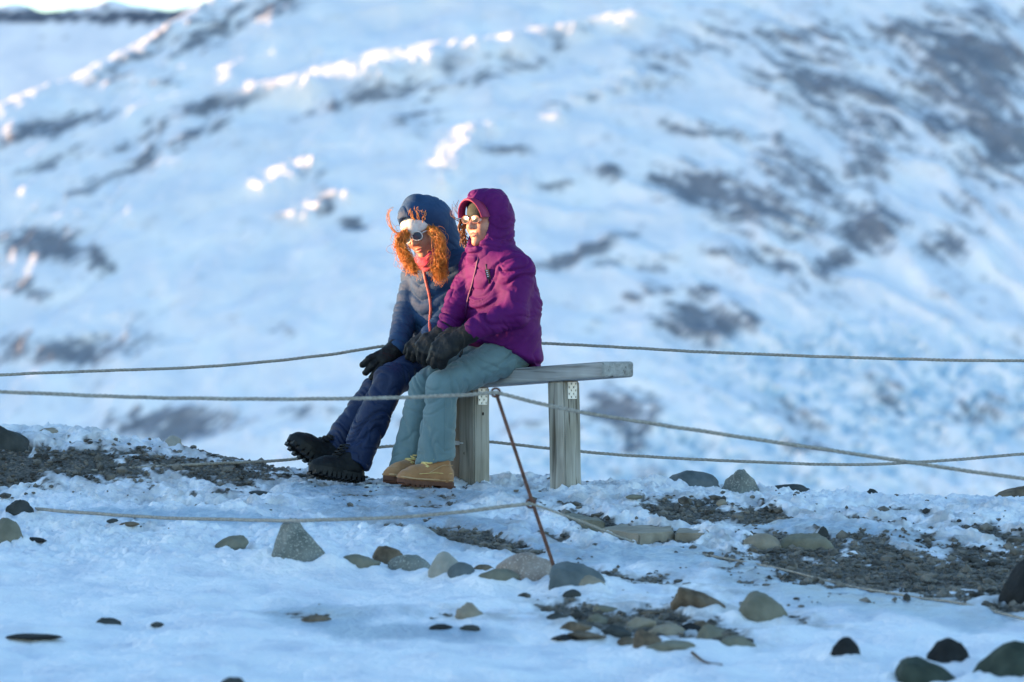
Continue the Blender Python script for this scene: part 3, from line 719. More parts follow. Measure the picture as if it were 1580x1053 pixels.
# trousers
fd = Field(np.array([pel, kL, aL, aR, hL, hR]), .2, .005)
fd.ell(J(774, 541, .005), (.112, .165, .095), fP, k=.04)
fd.cap(hL, kL, .094, .070, k=.03); fd.cap(kL, J(670, 725, -.16), .067, .088, k=.02)
fd.cap(hR, kR, .098, .068, k=.012); fd.cap(kR, J(628, 725, -.01), .065, .084, k=.008)
zc_ = J(650, 702, -.1)[2]
fd.cut((0, 0, zc_), (.10, 0, -1))
cloth_part("trousers", fd, M['teal'], P1, [(hL, kL, .085), (kL, aL, .07), (hR, kR, .085), (kR, aR, .068)], [.0085, .007, .0085, .007], [7, 6, 7, 6], 3, around=3.2)
# jacket
fd = Field(np.array([pel, chest, sL, sR, wL, wR, eL, J(825, 570, 0)]), .19, .005)
fd.cap(J(779, 552, 0), J(776, 470, -.005), .156, .152, k=.03, wide=(l_, 1.30))
fd.cap(J(776, 470, -.005), J(768, 418, -.02), .152, .130, k=.03, wide=(l_, 1.32))
fd.cap(J(768, 418, -.02), J(760, 385, -.04), .115, .075, k=.05, wide=(l_, 1.1))
pc = J(748, 521, -.2)
vback = -f_ * .26 - UPZ * .150
mcut = f_ * .150 - UPZ * .26
fd.cut(pc, mcut, k=.012)
fd.cap(neck - UPZ * .02, sL, .066, .072, k=.05); fd.cap(neck - UPZ * .02, sR, .075, .072, k=.04); fd.cap(chest + l_ * .1 + UPZ * .03, sL, .085, .074, k=.05); fd.cap(sL, eL, .074, .066, k=.03); fd.cap(eL, wL, .066, .048, k=.02)
fd.cap(chest - l_ * .1 + UPZ * .06, sR, .09, .078, k=.05); fd.cap(sR, eR, .075, .064, k=.02); fd.cap(eR, wR, .064, .048, k=.015)
tb = (J(782, 545, 0), J(765, 395, -.02), .17)
cloth_part("jacket", fd, M['purple'], P1, [tb, (sL, eL, .075), (eL, wL, .06), (sR, eR, .07), (eR, wR, .055)], [.009, .0115, .011, .0095, .009], [8, 9, 10, 10, 11], 11, around=2.6)
# hood with crimson brim
fd = Field(np.array([headP, neck]), .2, .0042)
Hh = HP
fd.ell(Hh(-.026, 0, .035), (.108, .095, .115), RP, k=.02)
fd.cap(Hh(-.025, 0, .075), Hh(.040, 0, .095), .072, .056, k=.04, wide=(RP[1], 1.1))
fd.cap(Hh(-.036, 0, -.02), Hh(-.025, 0, -.13), .094, .088, k=.04)
fd.cap(Hh(-.02, 0, -.10), neck + f_ * .02, .095, .10, k=.04, wide=(l_, 1.1))
fd.cap(Hh(.02, 0, -.135), Hh(.055, 0, -.125), .06, .045, k=.03, wide=(RP[1], 1.35))
fd.ell(Hh(.105, 0, -.005), (.115, .069, .108), RP, k=.012, sub=True)
V, Q = fd.mesh(); V = smooth(V, Q, 1)
V = folds(V, Q, [(Hh(-.02, 0, .12), Hh(-.04, 0, -.02), .1), (Hh(-.04, 0, -.03), neck, .1)], [.007, .009], [9, 13], 21, around=4); V = smooth(V, Q, 1, .3)
hood = obj("hood", V, Q, M['purple'], P1)
th = np.linspace(.15, math.pi - .15, 30)
rows = []
for dxo, rr in ((.050, 1.05), (.075, 1.06), (.094, 1.04), (.100, .99), (.092, .93), (.060, .90)):
    rows.append([Hh(dxo + .020 * math.sin(t), 0.080 * rr * math.cos(t), .006 + .098 * rr * math.sin(t)) for t in th])
G = np.array(rows); nr, nc = G.shape[:2]
F = [(i * nc + j, i * nc + j + 1, (i + 1) * nc + j + 1, (i + 1) * nc + j) for i in range(nr - 1) for j in range(nc - 1)] + [((nr - 1) * nc + j, (nr - 1) * nc + j + 1, j + 1, j) for j in range(nc - 1)]
obj("brim", G.reshape(-1, 3), F, M['red_brim'], hood)
# beanie under the hood
fd = Field(np.array([headP]), .17, .0042)
fd.ell(Hh(-.004, 0, .038), (.101, .077, .096), RP, k=.01); fd.cut(Hh(0, 0, .034), RP[2] * -1 + RP[0] * -.25, k=.008)
cloth_part("beanie", fd, M['dark_knit'], P1, sm=1)
make_glasses(P1, Hh, "glasses", M['red_plastic'], M['lens_pale'], h=.017, wd=.026, fr_r=.0020)
V, F = curls([[Hh(.055, -.070, .03), Hh(.085, -.085, -.01), Hh(.075, -.085, -.06), Hh(.075, -.075, -.10)], [Hh(.06, -.066, .0), Hh(.080, -.075, -.04), Hh(.07, -.070, -.09)]], 16, .007, .0028, 2.2, .006, 5)
V2, F2 = curls([[Hh(.06, -.075, .02), Hh(.09, -.10, .05), Hh(.085, -.105, .10)], [Hh(.06, -.075, .0), Hh(.10, -.10, .02), Hh(.10, -.12, .07)]], 4, .008, .0013, .8, .006, 6)
V, F = join([(V, F), (V2, F2)]); obj("hair", V, F, M['brown_hair'], P1)
# chest zip, flap and label
def on_jacket(px, py, dy0, jk, eps=.003):
    """point on a garment met by the sight line through this place, pushed out a little"""
    o_ = Vector((0, 0, ZC)); tgt = Vector(J(px, py, dy0)); d_ = (tgt - o_).normalized()
    bpy.context.view_layer.update()
    mw = jk.matrix_world.inverted(); hit, loc, nor, _ = jk.ray_cast(mw @ (o_ + d_ * 14), (mw.to_3x3() @ d_), distance=8)
    if not hit: return np.array(tgt)
    return np.array(jk.matrix_world @ loc) + np.array(nor) * eps
trP = [c for c in P1.children if c.name.startswith('trousers')][0]
for pp in (((686, 612), (687, 635), (686, 660), (686, 696)), ((772, 536), (745, 545), (715, 556), (695, 566))):
    V, F = tube(spline([on_jacket(x, y, -.2, trP, .0005) for x, y in pp], 16), .0022, 5); obj('seam', V, F, M['teal'], trP)
jkP = [c for c in P1.children if c.name.startswith("jacket")][0]
bpy.context.view_layer.update()
V, F = tube([on_jacket(x, y, -.2, jkP, .001) for x, y in ((741, 392), (737, 405), (734, 420), (729, 440), (723, 460), (718, 480), (716, 495))], .0055, 7)
obj("front_flap", V, F, M['purple_dark'], jkP)
V, F = tube([on_jacket(x, y, -.2, jkP, .001) for x, y in ((750, 408), (752, 420), (756, 438))], .0035, 6)
obj("pocket_zip", V, F, M['patch'], jkP)
lab = [on_jacket(x, y, -.2, jkP, .004) for x, y in ((749, 416), (755, 415), (758, 430), (752, 431))]
n_ = np.cross(lab[1] - lab[0], lab[3] - lab[0]); n_ /= np.linalg.norm(n_); n_ = n_ if n_[1] < 0 else -n_
obj("chest_label", [p - n_ * .002 for p in lab] + [p + n_ * .002 for p in lab], [(3, 2, 1, 0), (4, 5, 6, 7), (0, 1, 5, 4), (1, 2, 6, 5), (2, 3, 7, 6), (3, 0, 4, 7)], M['patch'], jkP, smooth=False)
mk = []
for i in range(4):
    c = lab[0] * (.86 - .2 * i) * .5 + lab[1] * (.86 - .2 * i) * .5 + (lab[3] + lab[2]) * .5 * (.14 + .2 * i) + n_ * .0035
    mk.append(box(c, (.0035, .001, .0022)))
V, F = join(mk); obj("lettering", V, F, M['grey_print'], jkP, smooth=False)
make_glove(P1, "mitten", wL, hTipL, UPZ * .8 + l_ * .7, M['black'], curl=.5, mitten=True, spread=0, size=1.12, rf=.018, thumb_side=-1)
make_glove(P1, "mitten", wR, hTipR, UPZ * .8 + l_ * .5, M['black'], curl=.6, mitten=True, spread=0, size=1.12, rf=.018, thumb_side=1)
V, F = tube(spline([J(715, 512, -.33), J(717, 528, -.335), J(714, 540, -.33), J(709, 551, -.32)], 14), [.002] * 10 + [.006] * 4, 6)
obj("cord", V, F, M['black'], P1)
def ground_foot(px, py, dy, h): p = J(px, py, dy); p[2] = zsurf(p[0], p[1]) + h; return p
make_boot(P1, ground_foot(695, 745, -.16, .006), ground_foot(614, 750, -.30, .006), (0, 0, -1), 'tan')
make_boot(P1, ground_foot(664, 743, .02, .006), ground_foot(595, 746, -.19, .006), (0, 0, -1), 'tan')

# ------------------------------------------------------------------ person in the blue quilted jacket
fB = frame_of((-.72, -.69, 0)); f2, l2 = fB[0], fB[1]
base = J(690, 545, .42); base[2] = zsurf(base[0], base[1])
P2 = empty("person", base)
tag(P2, "person with curly ginger hair in a blue quilted jacket, navy trousers and black boots", "person", "people sitting on the bench")
pel = J(694, 534, .42); chest = J(681, 445, .33); neck = J(677, 398, .28)
sL, eL, wL = J(714, 412, .22), J(708, 475, .24), J(664, 517, .08)
sR, eR, wR = J(644, 425, .40), J(627, 485, .34), J(614, 535, .20)
hL, kL, aL = J(713, 538, .36), J(601, 588, .07), J(546, 712, .0)
hR, kR, aR = J(674, 538, .48), J(579, 604, .24), J(514, 700, .13)
headB = J(654, 358, .22); RB = frame_of((-.50, -.76, -.40), roll=.20)
tipL, tipR = J(628, 552, .04), J(567, 580, .10)
HB = build_body(P2, headB, RB, [(pel, chest, .11, .115), (chest, neck, .095, .06), (neck, headB, .05, .05),
      (hL, kL, .07, .052), (kL, aL, .05, .04), (hR, kR, .07, .052), (kR, aR, .05, .04), (sL, eL, .042, .036), (eL, wL, .036, .028), (sR, eR, .042, .036), (eR, wR, .036, .028),
      (chest, sL, .075, .05), (chest, sR, .075, .05)], [(wL, tipL - wL, UPZ), (wR, tipR - wR, UPZ)])
fd = Field(np.array([pel, kL, aL, aR, hL, hR, kR]), .2, .005)
fd.ell(J(692, 540, .42), (.145, .18, .10), fB, k=.04)
bL = kL + (aL - kL) * 1.22; bR = kR + (aR - kR) * 1.12
fd.cap(hL, kL, .095, .072, k=.03); fd.cap(kL, bL, .070, .078, k=.02)
fd.cap(hR, kR, .095, .070, k=.012); fd.cap(kR, bR, .068, .078, k=.008)
for a_, k_ in ((aL, kL), (aR, kR)):
    n_ = (a_ - k_) / np.linalg.norm(a_ - k_); e_ = a_ + n_ * (.015 if a_ is aL else -.005)
    fd.cut(e_, n_, lo=a_ - .13, hi=a_ + .13)
cloth_part("trousers", fd, M['navy'], P2, [(hL, kL, .085), (kL, aL, .07), (hR, kR, .085), (kR, aR, .07)], [.008, .010, .008, .010], [8, 9, 8, 9], 8, around=3.2)
# quilted jacket
fd = Field(np.array([pel, chest, sL, sR, wL, wR, eL]), .2, .005)
fd.cap(J(688, 530, .40), J(684, 475, .36), .148, .148, k=.03, wide=(l2, 1.22))
fd.cap(J(684, 475, .36), J(680, 425, .31), .148, .125, k=.03, wide=(l2, 1.25))
fd.cap(J(680, 425, .31), J(676, 392, .28), .105, .075, k=.05)
fd.cut(J(668, 535, .2), f2 * .12 - UPZ * .26, k=.012)
fd.cap(chest + l2 * .08 + UPZ * .06, sL, .085, .075, k=.05); fd.cap(sL, eL, .070, .060, k=.025); fd.cap(eL, wL, .060, .046, k=.015)
fd.cap(chest - l2 * .08 + UPZ * .06, sR, .085, .072, k=.05); fd.cap(sR, eR, .068, .058, k=.015); fd.cap(eR, wR, .058, .045, k=.012)
bonesB = [(J(690, 545, .40), J(678, 400, .29), .16), (sL, eL, .065), (eL, wL, .05), (sR, eR, .063), (eR, wR, .05)]
def quilting(V, Q):
    W, S_ = bone_coords(V, bonesB); N = normals(V, Q); h = 0
    lat = (V - chest) @ l2
    wob = .006 * noise3(V[:, 0] * 9, V[:, 1] * 9, V[:, 2] * 9)
    for i in range(5):
        s_ = S_[i] + wob - (.38 * np.abs(lat) if i == 0 else 0); sp = .070 if i == 0 else .052
        puff = np.abs(np.sin(np.pi * s_ / sp)) ** .45
        h = h + W[i] * (.014 if i == 0 else .009) * (puff - .6)
    return V + N * h[:, None]
cloth_part("jacket", fd, M['quilt'], P2, bonesB, .0022, [16, 18, 20, 18, 20], 31, post=quilting)
jkB = [c for c in P2.children if c.name.startswith("jacket")][0]
Hh = HB
fd = Field(np.array([headB, neck]), .24, .0042)
fd.ell(Hh(-.040, 0, .035), (.120, .108, .120), RB, k=.02)
fd.cap(Hh(-.035, 0, .07), Hh(-.01, .01, .135), .085, .045, k=.05)
fd.cap(Hh(.0, 0, .08), Hh(.05, 0, .095), .075, .055, k=.04, wide=(RB[1], 1.1))
fd.cap(Hh(-.07, 0, .0), neck - f2 * .06, .105, .10, k=.05)
fd.cap(Hh(-.05, 0, -.08), neck, .09, .10, k=.04, wide=(l2, 1.15))
fd.ell(Hh(.105, 0, -.02), (.130, .080, .128), RB, k=.012, sub=True)
V, Q = fd.mesh(); V = smooth(V, Q, 1)
V = folds(V, Q, [(Hh(-.02, 0, .14), Hh(-.06, 0, -.02), .1), (Hh(-.06, 0, -.03), neck, .1)], [.003, .004], [9, 14], 41); V = smooth(V, Q, 1, .3)
hood = obj("hood", V, Q, M['quilt'], P2)
fd = Field(np.array([headB]), .17, .0042)
fd.ell(Hh(-.008, 0, .042), (.112, .086, .104), RB, k=.01); fd.cut(Hh(0, 0, .030), RB[2] * -1 + RB[0] * -.12, k=.010); fd.cut(Hh(0, 0, .105), RB[2], k=.02)
cloth_part("headband", fd, M['white_knit'], P2, [(Hh(0, -.1, .06), Hh(0, .1, .06), .09)], .0015, 22, 4)
make_glasses(P2, Hh, "sunglasses", M['white_plastic'], M['lens_dark'], h=.021, wd=.028, fr_r=.0028)
fd = Field(np.array([headB, neck]), .16, .0045)
fd.cap(Hh(.02, -.035, -.125), Hh(.02, .035, -.125), .055, .055, k=.02); fd.cap(Hh(.06, 0, -.115), Hh(.05, 0, -.15), .040, .045, k=.02, wide=(RB[1], 1.3))
cloth_part("scarf", fd, M['scarf'], P2, [(Hh(.03, 0, -.08), Hh(.03, 0, -.2), .05)], .005, 20, 6)
hd = .10
g = lambda *p: [J(x, y, dy) for x, y, dy in p]
guides = [g((636, 352, .17), (618, 366, .10), (614, 380, .09), (622, 396, .11), (632, 410, .12)),
          g((632, 356, .16), (620, 372, .10), (624, 388, .09), (630, 404, .11), (640, 421, .11)),
          g((660, 346, .17), (679, 366, .08), (680, 390, .07), (683, 412, .08), (681, 430, .09)),
          g((658, 348, .15), (676, 372, .06), (678, 398, .05), (676, 418, .07), (677, 432, .08)),
          g((622, 384, .10), (631, 402, .09), (641, 418, .10)), g((662, 348, .17), (681, 380, .06), (677, 404, .07), (670, 421, .09))]
V, F = curls(guides, 80, .0100, .0013, 3.6, .009, 3)
V3, F3 = curls(guides, 26, .021, .0009, 3.0, .011, 13); V, F = join([(V, F), (V3, F3)])
wisps = [g((628, 362, .12), (610, 356, .08), (601, 344, .06), (601, 330, .06), (606, 322, .06)), g((624, 366, .12), (612, 360, .1), (604, 352, .09), (598, 336, .08), (600, 324, .08)),
         g((646, 340, .08), (646, 330, .07), (643, 320, .07)), g((652, 342, .08), (655, 332, .07), (650, 326, .07)), g((640, 340, .09), (634, 330, .08), (632, 324, .08))]
V2, F2 = curls(wisps, 5, .005, .0013, 1.6, .005, 9)
V, F = join([(V, F), (V2, F2)]); obj("hair", V, F, M['ginger'], P2)
bpy.context.view_layer.update()
V, F = tube([on_jacket(x, y, .1, jkB, .002) for x, y in ((654, 416), (656, 428), (659, 440), (662, 452), (664, 464), (665, 476), (664, 490), (663, 502), (664, 514))], .0068, 7)
obj("zipper", V, F, M['pink'], jkB)
V, F = tube([on_jacket(x, y, .1, hood, .003) for x, y in ((681, 366), (683, 376), (681, 386), (677, 396))], .0035, 6); obj("hood_cord", V, F, M['pink'], hood)
V, F = tube([on_jacket(x, y, .1, jkB, .003) for x, y in ((684, 400), (687, 398.5), (691, 398))], .0032, 6); obj("logo_bar", V, F, M['grey_print'], jkB)
make_glove(P2, "glove", wR, tipR, UPZ * .6 + l2 * .8, M['black'], curl=.35, spread=.02, size=1.05, rf=.0165, thumb_side=1)
make_glove(P2, "glove", wL, tipL, UPZ * .8 + l2 * .5, M['black'], curl=.4, spread=.01, size=1.0, rf=.016, thumb_side=1)
# boots: the far one toe up, the near one on its heel
make_boot(P2, J(517, 741, .10), J(441, 687, -.02), (-.55, -.42, -.72), 'black')
hb = J(557, 745, -.02); make_boot(P2, hb, J(478, 735, -.17), (-.18, -.32, -.93), 'black')

# ------------------------------------------------------------------ bench
def wood(name, c1, c2, c3, axis):
    m = bpy.data.materials.new(name); m.use_nodes = True
    nt = m.node_tree; L = nt.links; p = nt.nodes["Principled BSDF"]; p.inputs["Roughness"].default_value = .8; p.inputs["Specular IOR Level"].default_value = .25
    tc = nt.nodes.new("ShaderNodeTexCoord"); mp = nt.nodes.new("ShaderNodeMapping")
    sc_ = [38, 38, 38]; sc_[axis] = 2.2; mp.inputs["Scale"].default_value = sc_; L.new(tc.outputs["Object"], mp.inputs[0])
    n = nt.nodes.new("ShaderNodeTexNoise"); n.inputs["Scale"].default_value = 1; n.inputs["Detail"].default_value = 6; n.inputs["Distortion"].default_value = .6; L.new(mp.outputs[0], n.inputs[0])
    r = nt.nodes.new("ShaderNodeValToRGB"); L.new(n.outputs[0], r.inputs[0]); ramp_stops(r, [(.28, c1), (.40, c2), (.70, c3)])
    n2 = nt.nodes.new("ShaderNodeTexNoise"); n2.inputs["Scale"].default_value = 5; L.new(tc.outputs["Object"], n2.inputs[0])
    r2 = nt.nodes.new("ShaderNodeValToRGB"); L.new(n2.outputs[0], r2.inputs[0]); ramp_stops(r2, [(.35, (.75, .72, .66)), (.65, (1, 1, 1))])
    mx_ = nt.nodes.new("ShaderNodeMix"); mx_.data_type = 'RGBA'; mx_.blend_type = 'MULTIPLY'; mx_.inputs[0].default_value = 1
    L.new(r.outputs[0], mx_.inputs[6]); L.new(r2.outputs[0], mx_.inputs[7]); L.new(mx_.outputs[2], p.inputs["Base Color"])
    m3 = nt.nodes.new("ShaderNodeMapping"); sc3 = [75, 75, 75]; sc3[axis] = 1.6; m3.inputs["Scale"].default_value = sc3; L.new(tc.outputs["Object"], m3.inputs[0])
    n3 = nt.nodes.new("ShaderNodeTexNoise"); n3.inputs["Scale"].default_value = 1; n3.inputs["Detail"].default_value = 3; L.new(m3.outputs[0], n3.inputs[0])
    r3 = nt.nodes.new("ShaderNodeValToRGB"); L.new(n3.outputs[0], r3.inputs[0]); ramp_stops(r3, [(.30, (.28, .26, .24)), (.37, (1, 1, 1))])
    m4 = nt.nodes.new("ShaderNodeMix"); m4.data_type = 'RGBA'; m4.blend_type = 'MULTIPLY'; m4.inputs[0].default_value = 1
    L.new(mx_.outputs[2], m4.inputs[6]); L.new(r3.outputs[0], m4.inputs[7]); L.new(m4.outputs[2], p.inputs["Base Color"])
    b = nt.nodes.new("ShaderNodeBump"); b.inputs["Distance"].default_value = .004; L.new(n.outputs[0], b.inputs["Height"]); L.new(b.outputs[0], p.inputs["Normal"])
    return m
W_PLANK = wood("weathered_plank", (.12, .118, .115), (.29, .30, .31), (.42, .435, .445), 0)
W_POST = wood("weathered_post", (.10, .09, .075), (.30, .285, .255), (.47, .45, .40), 2)
W_POST2 = wood("brown_weathered_board", (.09, .07, .055), (.26, .21, .16), (.37, .31, .245), 2)
GALV = mat("galvanised_plate", (.62, .63, .64), (.74, .75, .76), scale=60, rough=.45, metal=.3)
ax = np.array([math.sin(math.radians(45)), -math.cos(math.radians(45)), 0])       # towards the near end
nb = np.array([ax[1], -ax[0], 0.0]); nb = np.array([-.7071, -.7071, 0])             # front side
c0 = J(795, 570, 0); c0[2] = 0
gz = zsurf(*c0[:2])
rotz = math.atan2(ax[1], ax[0])
bench = empty("bench", (c0[0], c0[1], gz), (0, 0, rotz))
tag(bench, "weathered grey timber bench on square posts with perforated metal plates", "bench")
# local frame: x towards the near end, y to the back; plank tilts up towards the near end
def top_at(t): return .5145 + .052 * t - gz
t0_, t1_ = -.58, .645
V, F = bevelled((t1_ - t0_, .205, .070), .014, 3)
V[:, 0] += (t0_ + t1_) / 2; V[:, 2] += np.array([top_at(t) for t in V[:, 0]]) - .035
V[:, 2] += .002 * noise3(V[:, 0] * 6, V[:, 1] * 6, V[:, 2] * 6)
obj_local("seat_plank", V, F, W_PLANK, bench, smooth=False)
def post(t, y, s, m, lean=0, name="post", depth=.06):
    h = top_at(t) - .0705; p = c0 + ax * t - nb * y; g0 = zsurf(p[0], p[1]) - gz
    bm = bmesh.new(); bmesh.ops.create_cube(bm, size=1); bmesh.ops.scale(bm, vec=(s[0], s[1], h - g0 + depth), verts=bm.verts)
    bmesh.ops.bevel(bm, geom=list(bm.edges), offset=.006, segments=2, affect='EDGES')
    bmesh.ops.subdivide_edges(bm, edges=[e for e in bm.edges if abs(e.verts[0].co.z - e.verts[1].co.z) > .1], cuts=10)
    V = np.array([v.co[:] for v in bm.verts]); F = [[v.index for v in f.verts] for f in bm.faces]; bm.free()
    V[:, 2] += (h + g0 - depth) / 2
    V[:, 0] += t + lean * (V[:, 2] - h) + .0025 * noise3(V[:, 2] * 5, V[:, 0] * 3, t * 9); V[:, 1] += y + .0025 * noise3(V[:, 2] * 5 + 9, V[:, 1] * 3, t * 9)
    return obj_local(name, V, F, m, bench, smooth=False), h
tl, tr = -.245, .325
pl_, hl = post(tl, -.02, (.102, .102), W_POST)
pr_, hr = post(tr, -.02, (.104, .104), W_POST, lean=-.03)
bo, _ = post(tl - .105, .0, (.075, .09), W_POST2, name="rear_post")
V, F = tube([(tl - .160, -.062, .22), (tl - .02, -.062, .22)], .010, 8)
obj_local("bolt", V, F, GALV, bench)
def plate(t, h, nm="bracket"):
    # perforated plate on the face that looks to the near end
    parts = []; x = t + .0545; w, hh = .056, .074
    for i in range(4):
        for j in range(5):
            cy = -.02 - w / 2 + (i + .5) * w / 4; cz = h - .004 - (j + .5) * hh / 5
            if (i + j) % 2 == 0: parts.append(box((x, cy, cz), (.0018, w / 8 + .0005, hh / 10 + .0005)))
            else:
                for a, b_ in ((-1, 0), (1, 0), (0, -1), (0, 1)):
                    parts.append(box((x, cy + a * w / 8 * .78, cz + b_ * hh / 10 * .78), (.0017, w / 8 * (.25 if a else .55), hh / 10 * (.25 if b_ else 1))))
    V, F = join(parts); obj_local(nm, V, F, GALV, bench, smooth=False)
plate(tl, hl); plate(tr, hr)
M['knot'] = mat("dark_knot", (.03, .022, .016), rough=.9)
def knot(t, z, side, r):
    th = np.linspace(0, 2 * np.pi, 11)[:-1]
    if side: V = [(t + .0525, -.02 + r * math.cos(a) * .7 + side[0], z + r * math.sin(a)) for a in th]
    else: V = [(t - .012 + r * math.cos(a) * .7, -.02 - .0525, z + r * math.sin(a)) for a in th]
    c = np.mean(V, 0); n = len(V); V2 = [tuple(c + (np.array(v) - c) * .55 - (np.array([.002, 0, 0]) if side else np.array([0, -.002, 0]))) for v in V]
    obj_local("knot", list(V) + V2, [(i, (i + 1) % n, n + (i + 1) % n, n + i) for i in range(n)] + [tuple(range(n, 2 * n))], M['knot'], bench, smooth=False)
knot(tl, hl - .12, (.005,), .008); knot(tr, hr - .23, None, .009); knot(tl, hl - .30, None, .006); knot(tr, hr - .40, None, .006)

# ------------------------------------------------------------------ stakes and ropes
RUST = mat("rusty_iron", (.07, .032, .022), (.15, .07, .05), scale=40, rough=.8, bump=.001, bscale=150)
ROPE = mat("grey_hemp_rope", (.22, .20, .175), (.36, .34, .30), scale=90, rough=.9, bump=.001, bscale=300)
def stake(base, top, label, eyes):
    e = empty("stake", base); tag(e, label, "stake", "iron stakes holding the ropes")
    d_ = (top - base) / np.linalg.norm(top - base)
    V, F = tube([base - d_ * .15, base, (base + top) / 2, top], [.0075, .0075, .007, .0068], 9, caps=True)
    obj("shaft", V, F, RUST, e)
    for p in eyes:
        th = np.linspace(0, 2 * np.pi, 16)
        V, F = tube([p + np.array([.016 * math.cos(t), 0, .016 * math.sin(t)]) for t in th], .0045, 6, caps=False); obj("eyelet", V, F, RUST, e)
    return e
sb = at(862, 913); dS = sb[1]; sb[2] = max(zsurf(sb[0], sb[1]), ZC - (903 - YH) * sb[1] / FPX - .02)
Jd = lambda px, py, d: np.array([(px - 790) * d / FPX, d, ZC - (py - YH) * d / FPX])
st = Jd(765, 606, dS + .02); sm_ = Jd(819, 777, dS + .01)
stake(sb, st, "slanting rusty iron stake in front of the bench, ropes tied to it", [st, sm_])
d2 = 17.95
sb2 = Jd(664, 742, d2); sb2[2] = zsurf(sb2[0], sb2[1]); st2 = Jd(664, 530, d2)
stake(sb2, st2, "upright iron stake mostly hidden behind the two sitting people", [st2, Jd(664, 683, d2)])
def rope(pts, label, r=.0068):
    P = spline(pts, 40); seg = np.linalg.norm(np.diff(P, axis=0), axis=1).sum()
    P = spline(pts, int(seg / .007)); P[:, 2] += .0015 * noise3(P[:, 0] * 9, P[:, 1] * 3, 0 * P[:, 0])
    V, F = tube(P, r, 9, twist=(3, .35, 16))
    c = P[np.argmin(np.abs(P[:, 0]))]
    tag(obj("rope", V, F, ROPE, base=c), label, "rope", "ropes of the low fence")
rope([Jd(-450, 608, d2 - .1), Jd(0, 579, d2 - .1), Jd(300, 567, d2), Jd(480, 551, d2), Jd(590, 535, d2), st2 + [0, -.012, 0]], "upper back rope running left from behind the sitting people")
rope([st2 + [0, -.012, 0], Jd(833, 530, d2), Jd(1100, 544, d2), Jd(1350, 553, d2 - .1), Jd(1580, 557, d2 - .2), Jd(2000, 552, d2 - .3)], "upper back rope running right from the purple shell above the bench end")
e2 = Jd(664, 683, d2) + [0, -.012, 0]
rope([Jd(-420, 765, 17.35), Jd(-100, 742, 17.2), Jd(100, 729, 17.3), Jd(300, 717, 17.5), Jd(440, 710, 17.75), Jd(575, 692, d2), Jd(612, 688, d2), e2], "lower back rope hanging low over the gravel mound towards the black boots")
rope([e2, Jd(752, 682, d2), Jd(845, 692, d2), Jd(1000, 705, d2), Jd(1280, 717, d2), Jd(1440, 712, d2), Jd(1580, 701, d2 - .1), Jd(2000, 672, d2 - .2)], "lower back rope sagging behind the bench posts and over the dark crest boulders")
rope([Jd(-450, 592, dS - .2), Jd(0, 605, dS), Jd(200, 613, dS), Jd(400, 616, dS), Jd(560, 615, dS), Jd(690, 611, dS), st + [0, -.010, 0]], "front upper rope crossing the trousers of both people up to the stake top")
rope([st + [0, -.010, 0], Jd(890, 635, dS), Jd(1100, 668, dS), Jd(1300, 698, dS), Jd(1580, 739, dS), Jd(2000, 790, dS - .1)], "front upper rope dropping right from the stake top past the bench post")
g0 = at(46, 790); g0[2] = zsurf(g0[0], g0[1])
rope([g0 + [-.05, .06, -.02], Jd(46, 785, g0[1] - .02), Jd(120, 791, 15.9), Jd(250, 799, 15.5), Jd(400, 803, 15.0), Jd(480, 803, dS + .2), Jd(650, 796, dS + .06), sm_ + [0, -.01, 0]], "front lower rope from the dark left stone to the slanting stake's middle")
pts = [sm_ + [0, -.01, 0], Jd(850, 788, dS + .01), Jd(900, 806, dS + .03)]
for px, py in ((985, 832), (1090, 858), (1200, 880), (1300, 905), (1400, 925), (1490, 943), (1580, 965), (1800, 1010)):
    p = at(px, py); p[2] = zsurf(p[0], p[1]) + .003; pts.append(p)
rope(pts, r=.0045, label="front lower rope lying on the snow down to the right edge")

# ------------------------------------------------------------------ stones
BANK = []
bmi = {}
def ico(n):
    if n not in bmi:
        bm = bmesh.new(); bmesh.ops.create_icosphere(bm, subdivisions=n, radius=1)
        bmi[n] = (np.array([v.co[:] for v in bm.verts]), np.array([[v.index for v in f.verts] for f in bm.faces])); bm.free()
    return bmi[n]
def at2(px, py):
    d = np.arange(9.0, 19.0, .008); x = (px - 790) * d / FPX
    zg = Z[np.clip(np.searchsorted(xs, x), 1, nx_ - 1), np.clip(np.searchsorted(ds, d), 1, nd_ - 1)]
    k = np.where(ZC - (py - YH) * d / FPX <= zg)[0]; i = k[0] if len(k) else len(d) - 1
    return np.array([x[i], d[i], zg[i]])
def stone_shape(seed, angular, n=4):
    r_ = np.random.default_rng(seed); V, F = ico(n); V = V.copy()
    k = 13 if angular > .5 else (18 if angular > .35 else 34)
    nn = r_.normal(size=(k, 3)); nn /= np.linalg.norm(nn, axis=1)[:, None]; hh = r_.uniform(.60 if angular > .5 else .74, 1.0, k)
    dt = V @ nn.T; rr = np.where(dt > .02, hh[None] / np.maximum(dt, .02), 9); rr = np.minimum(rr.min(1), 1.15)
    q_ = .04 if angular > .5 else (.18 if angular > .35 else .32)
    V = V * (rr * (1 - q_) + .9 * q_)[:, None]
    for _ in range(1 if angular > .5 else 2):
        A = np.zeros_like(V); c = np.zeros(len(V))
        for a, b in ((0, 1), (1, 2), (2, 0)):
            np.add.at(A, F[:, a], V[F[:, b]]); np.add.at(c, F[:, a], 1); np.add.at(A, F[:, b], V[F[:, a]]); np.add.at(c, F[:, b], 1)
        V = V + .5 * (A / c[:, None] - V)
    n_ = fbm(V[:, 0] * 2.2 + seed, V[:, 1] * 2.2, V[:, 2] * 2.2, 5, gain=.55)
    V = V * (1 + (.11 if angular > .5 else .075) * n_)[:, None]
    V /= np.abs(V).max(0)
    return V, F
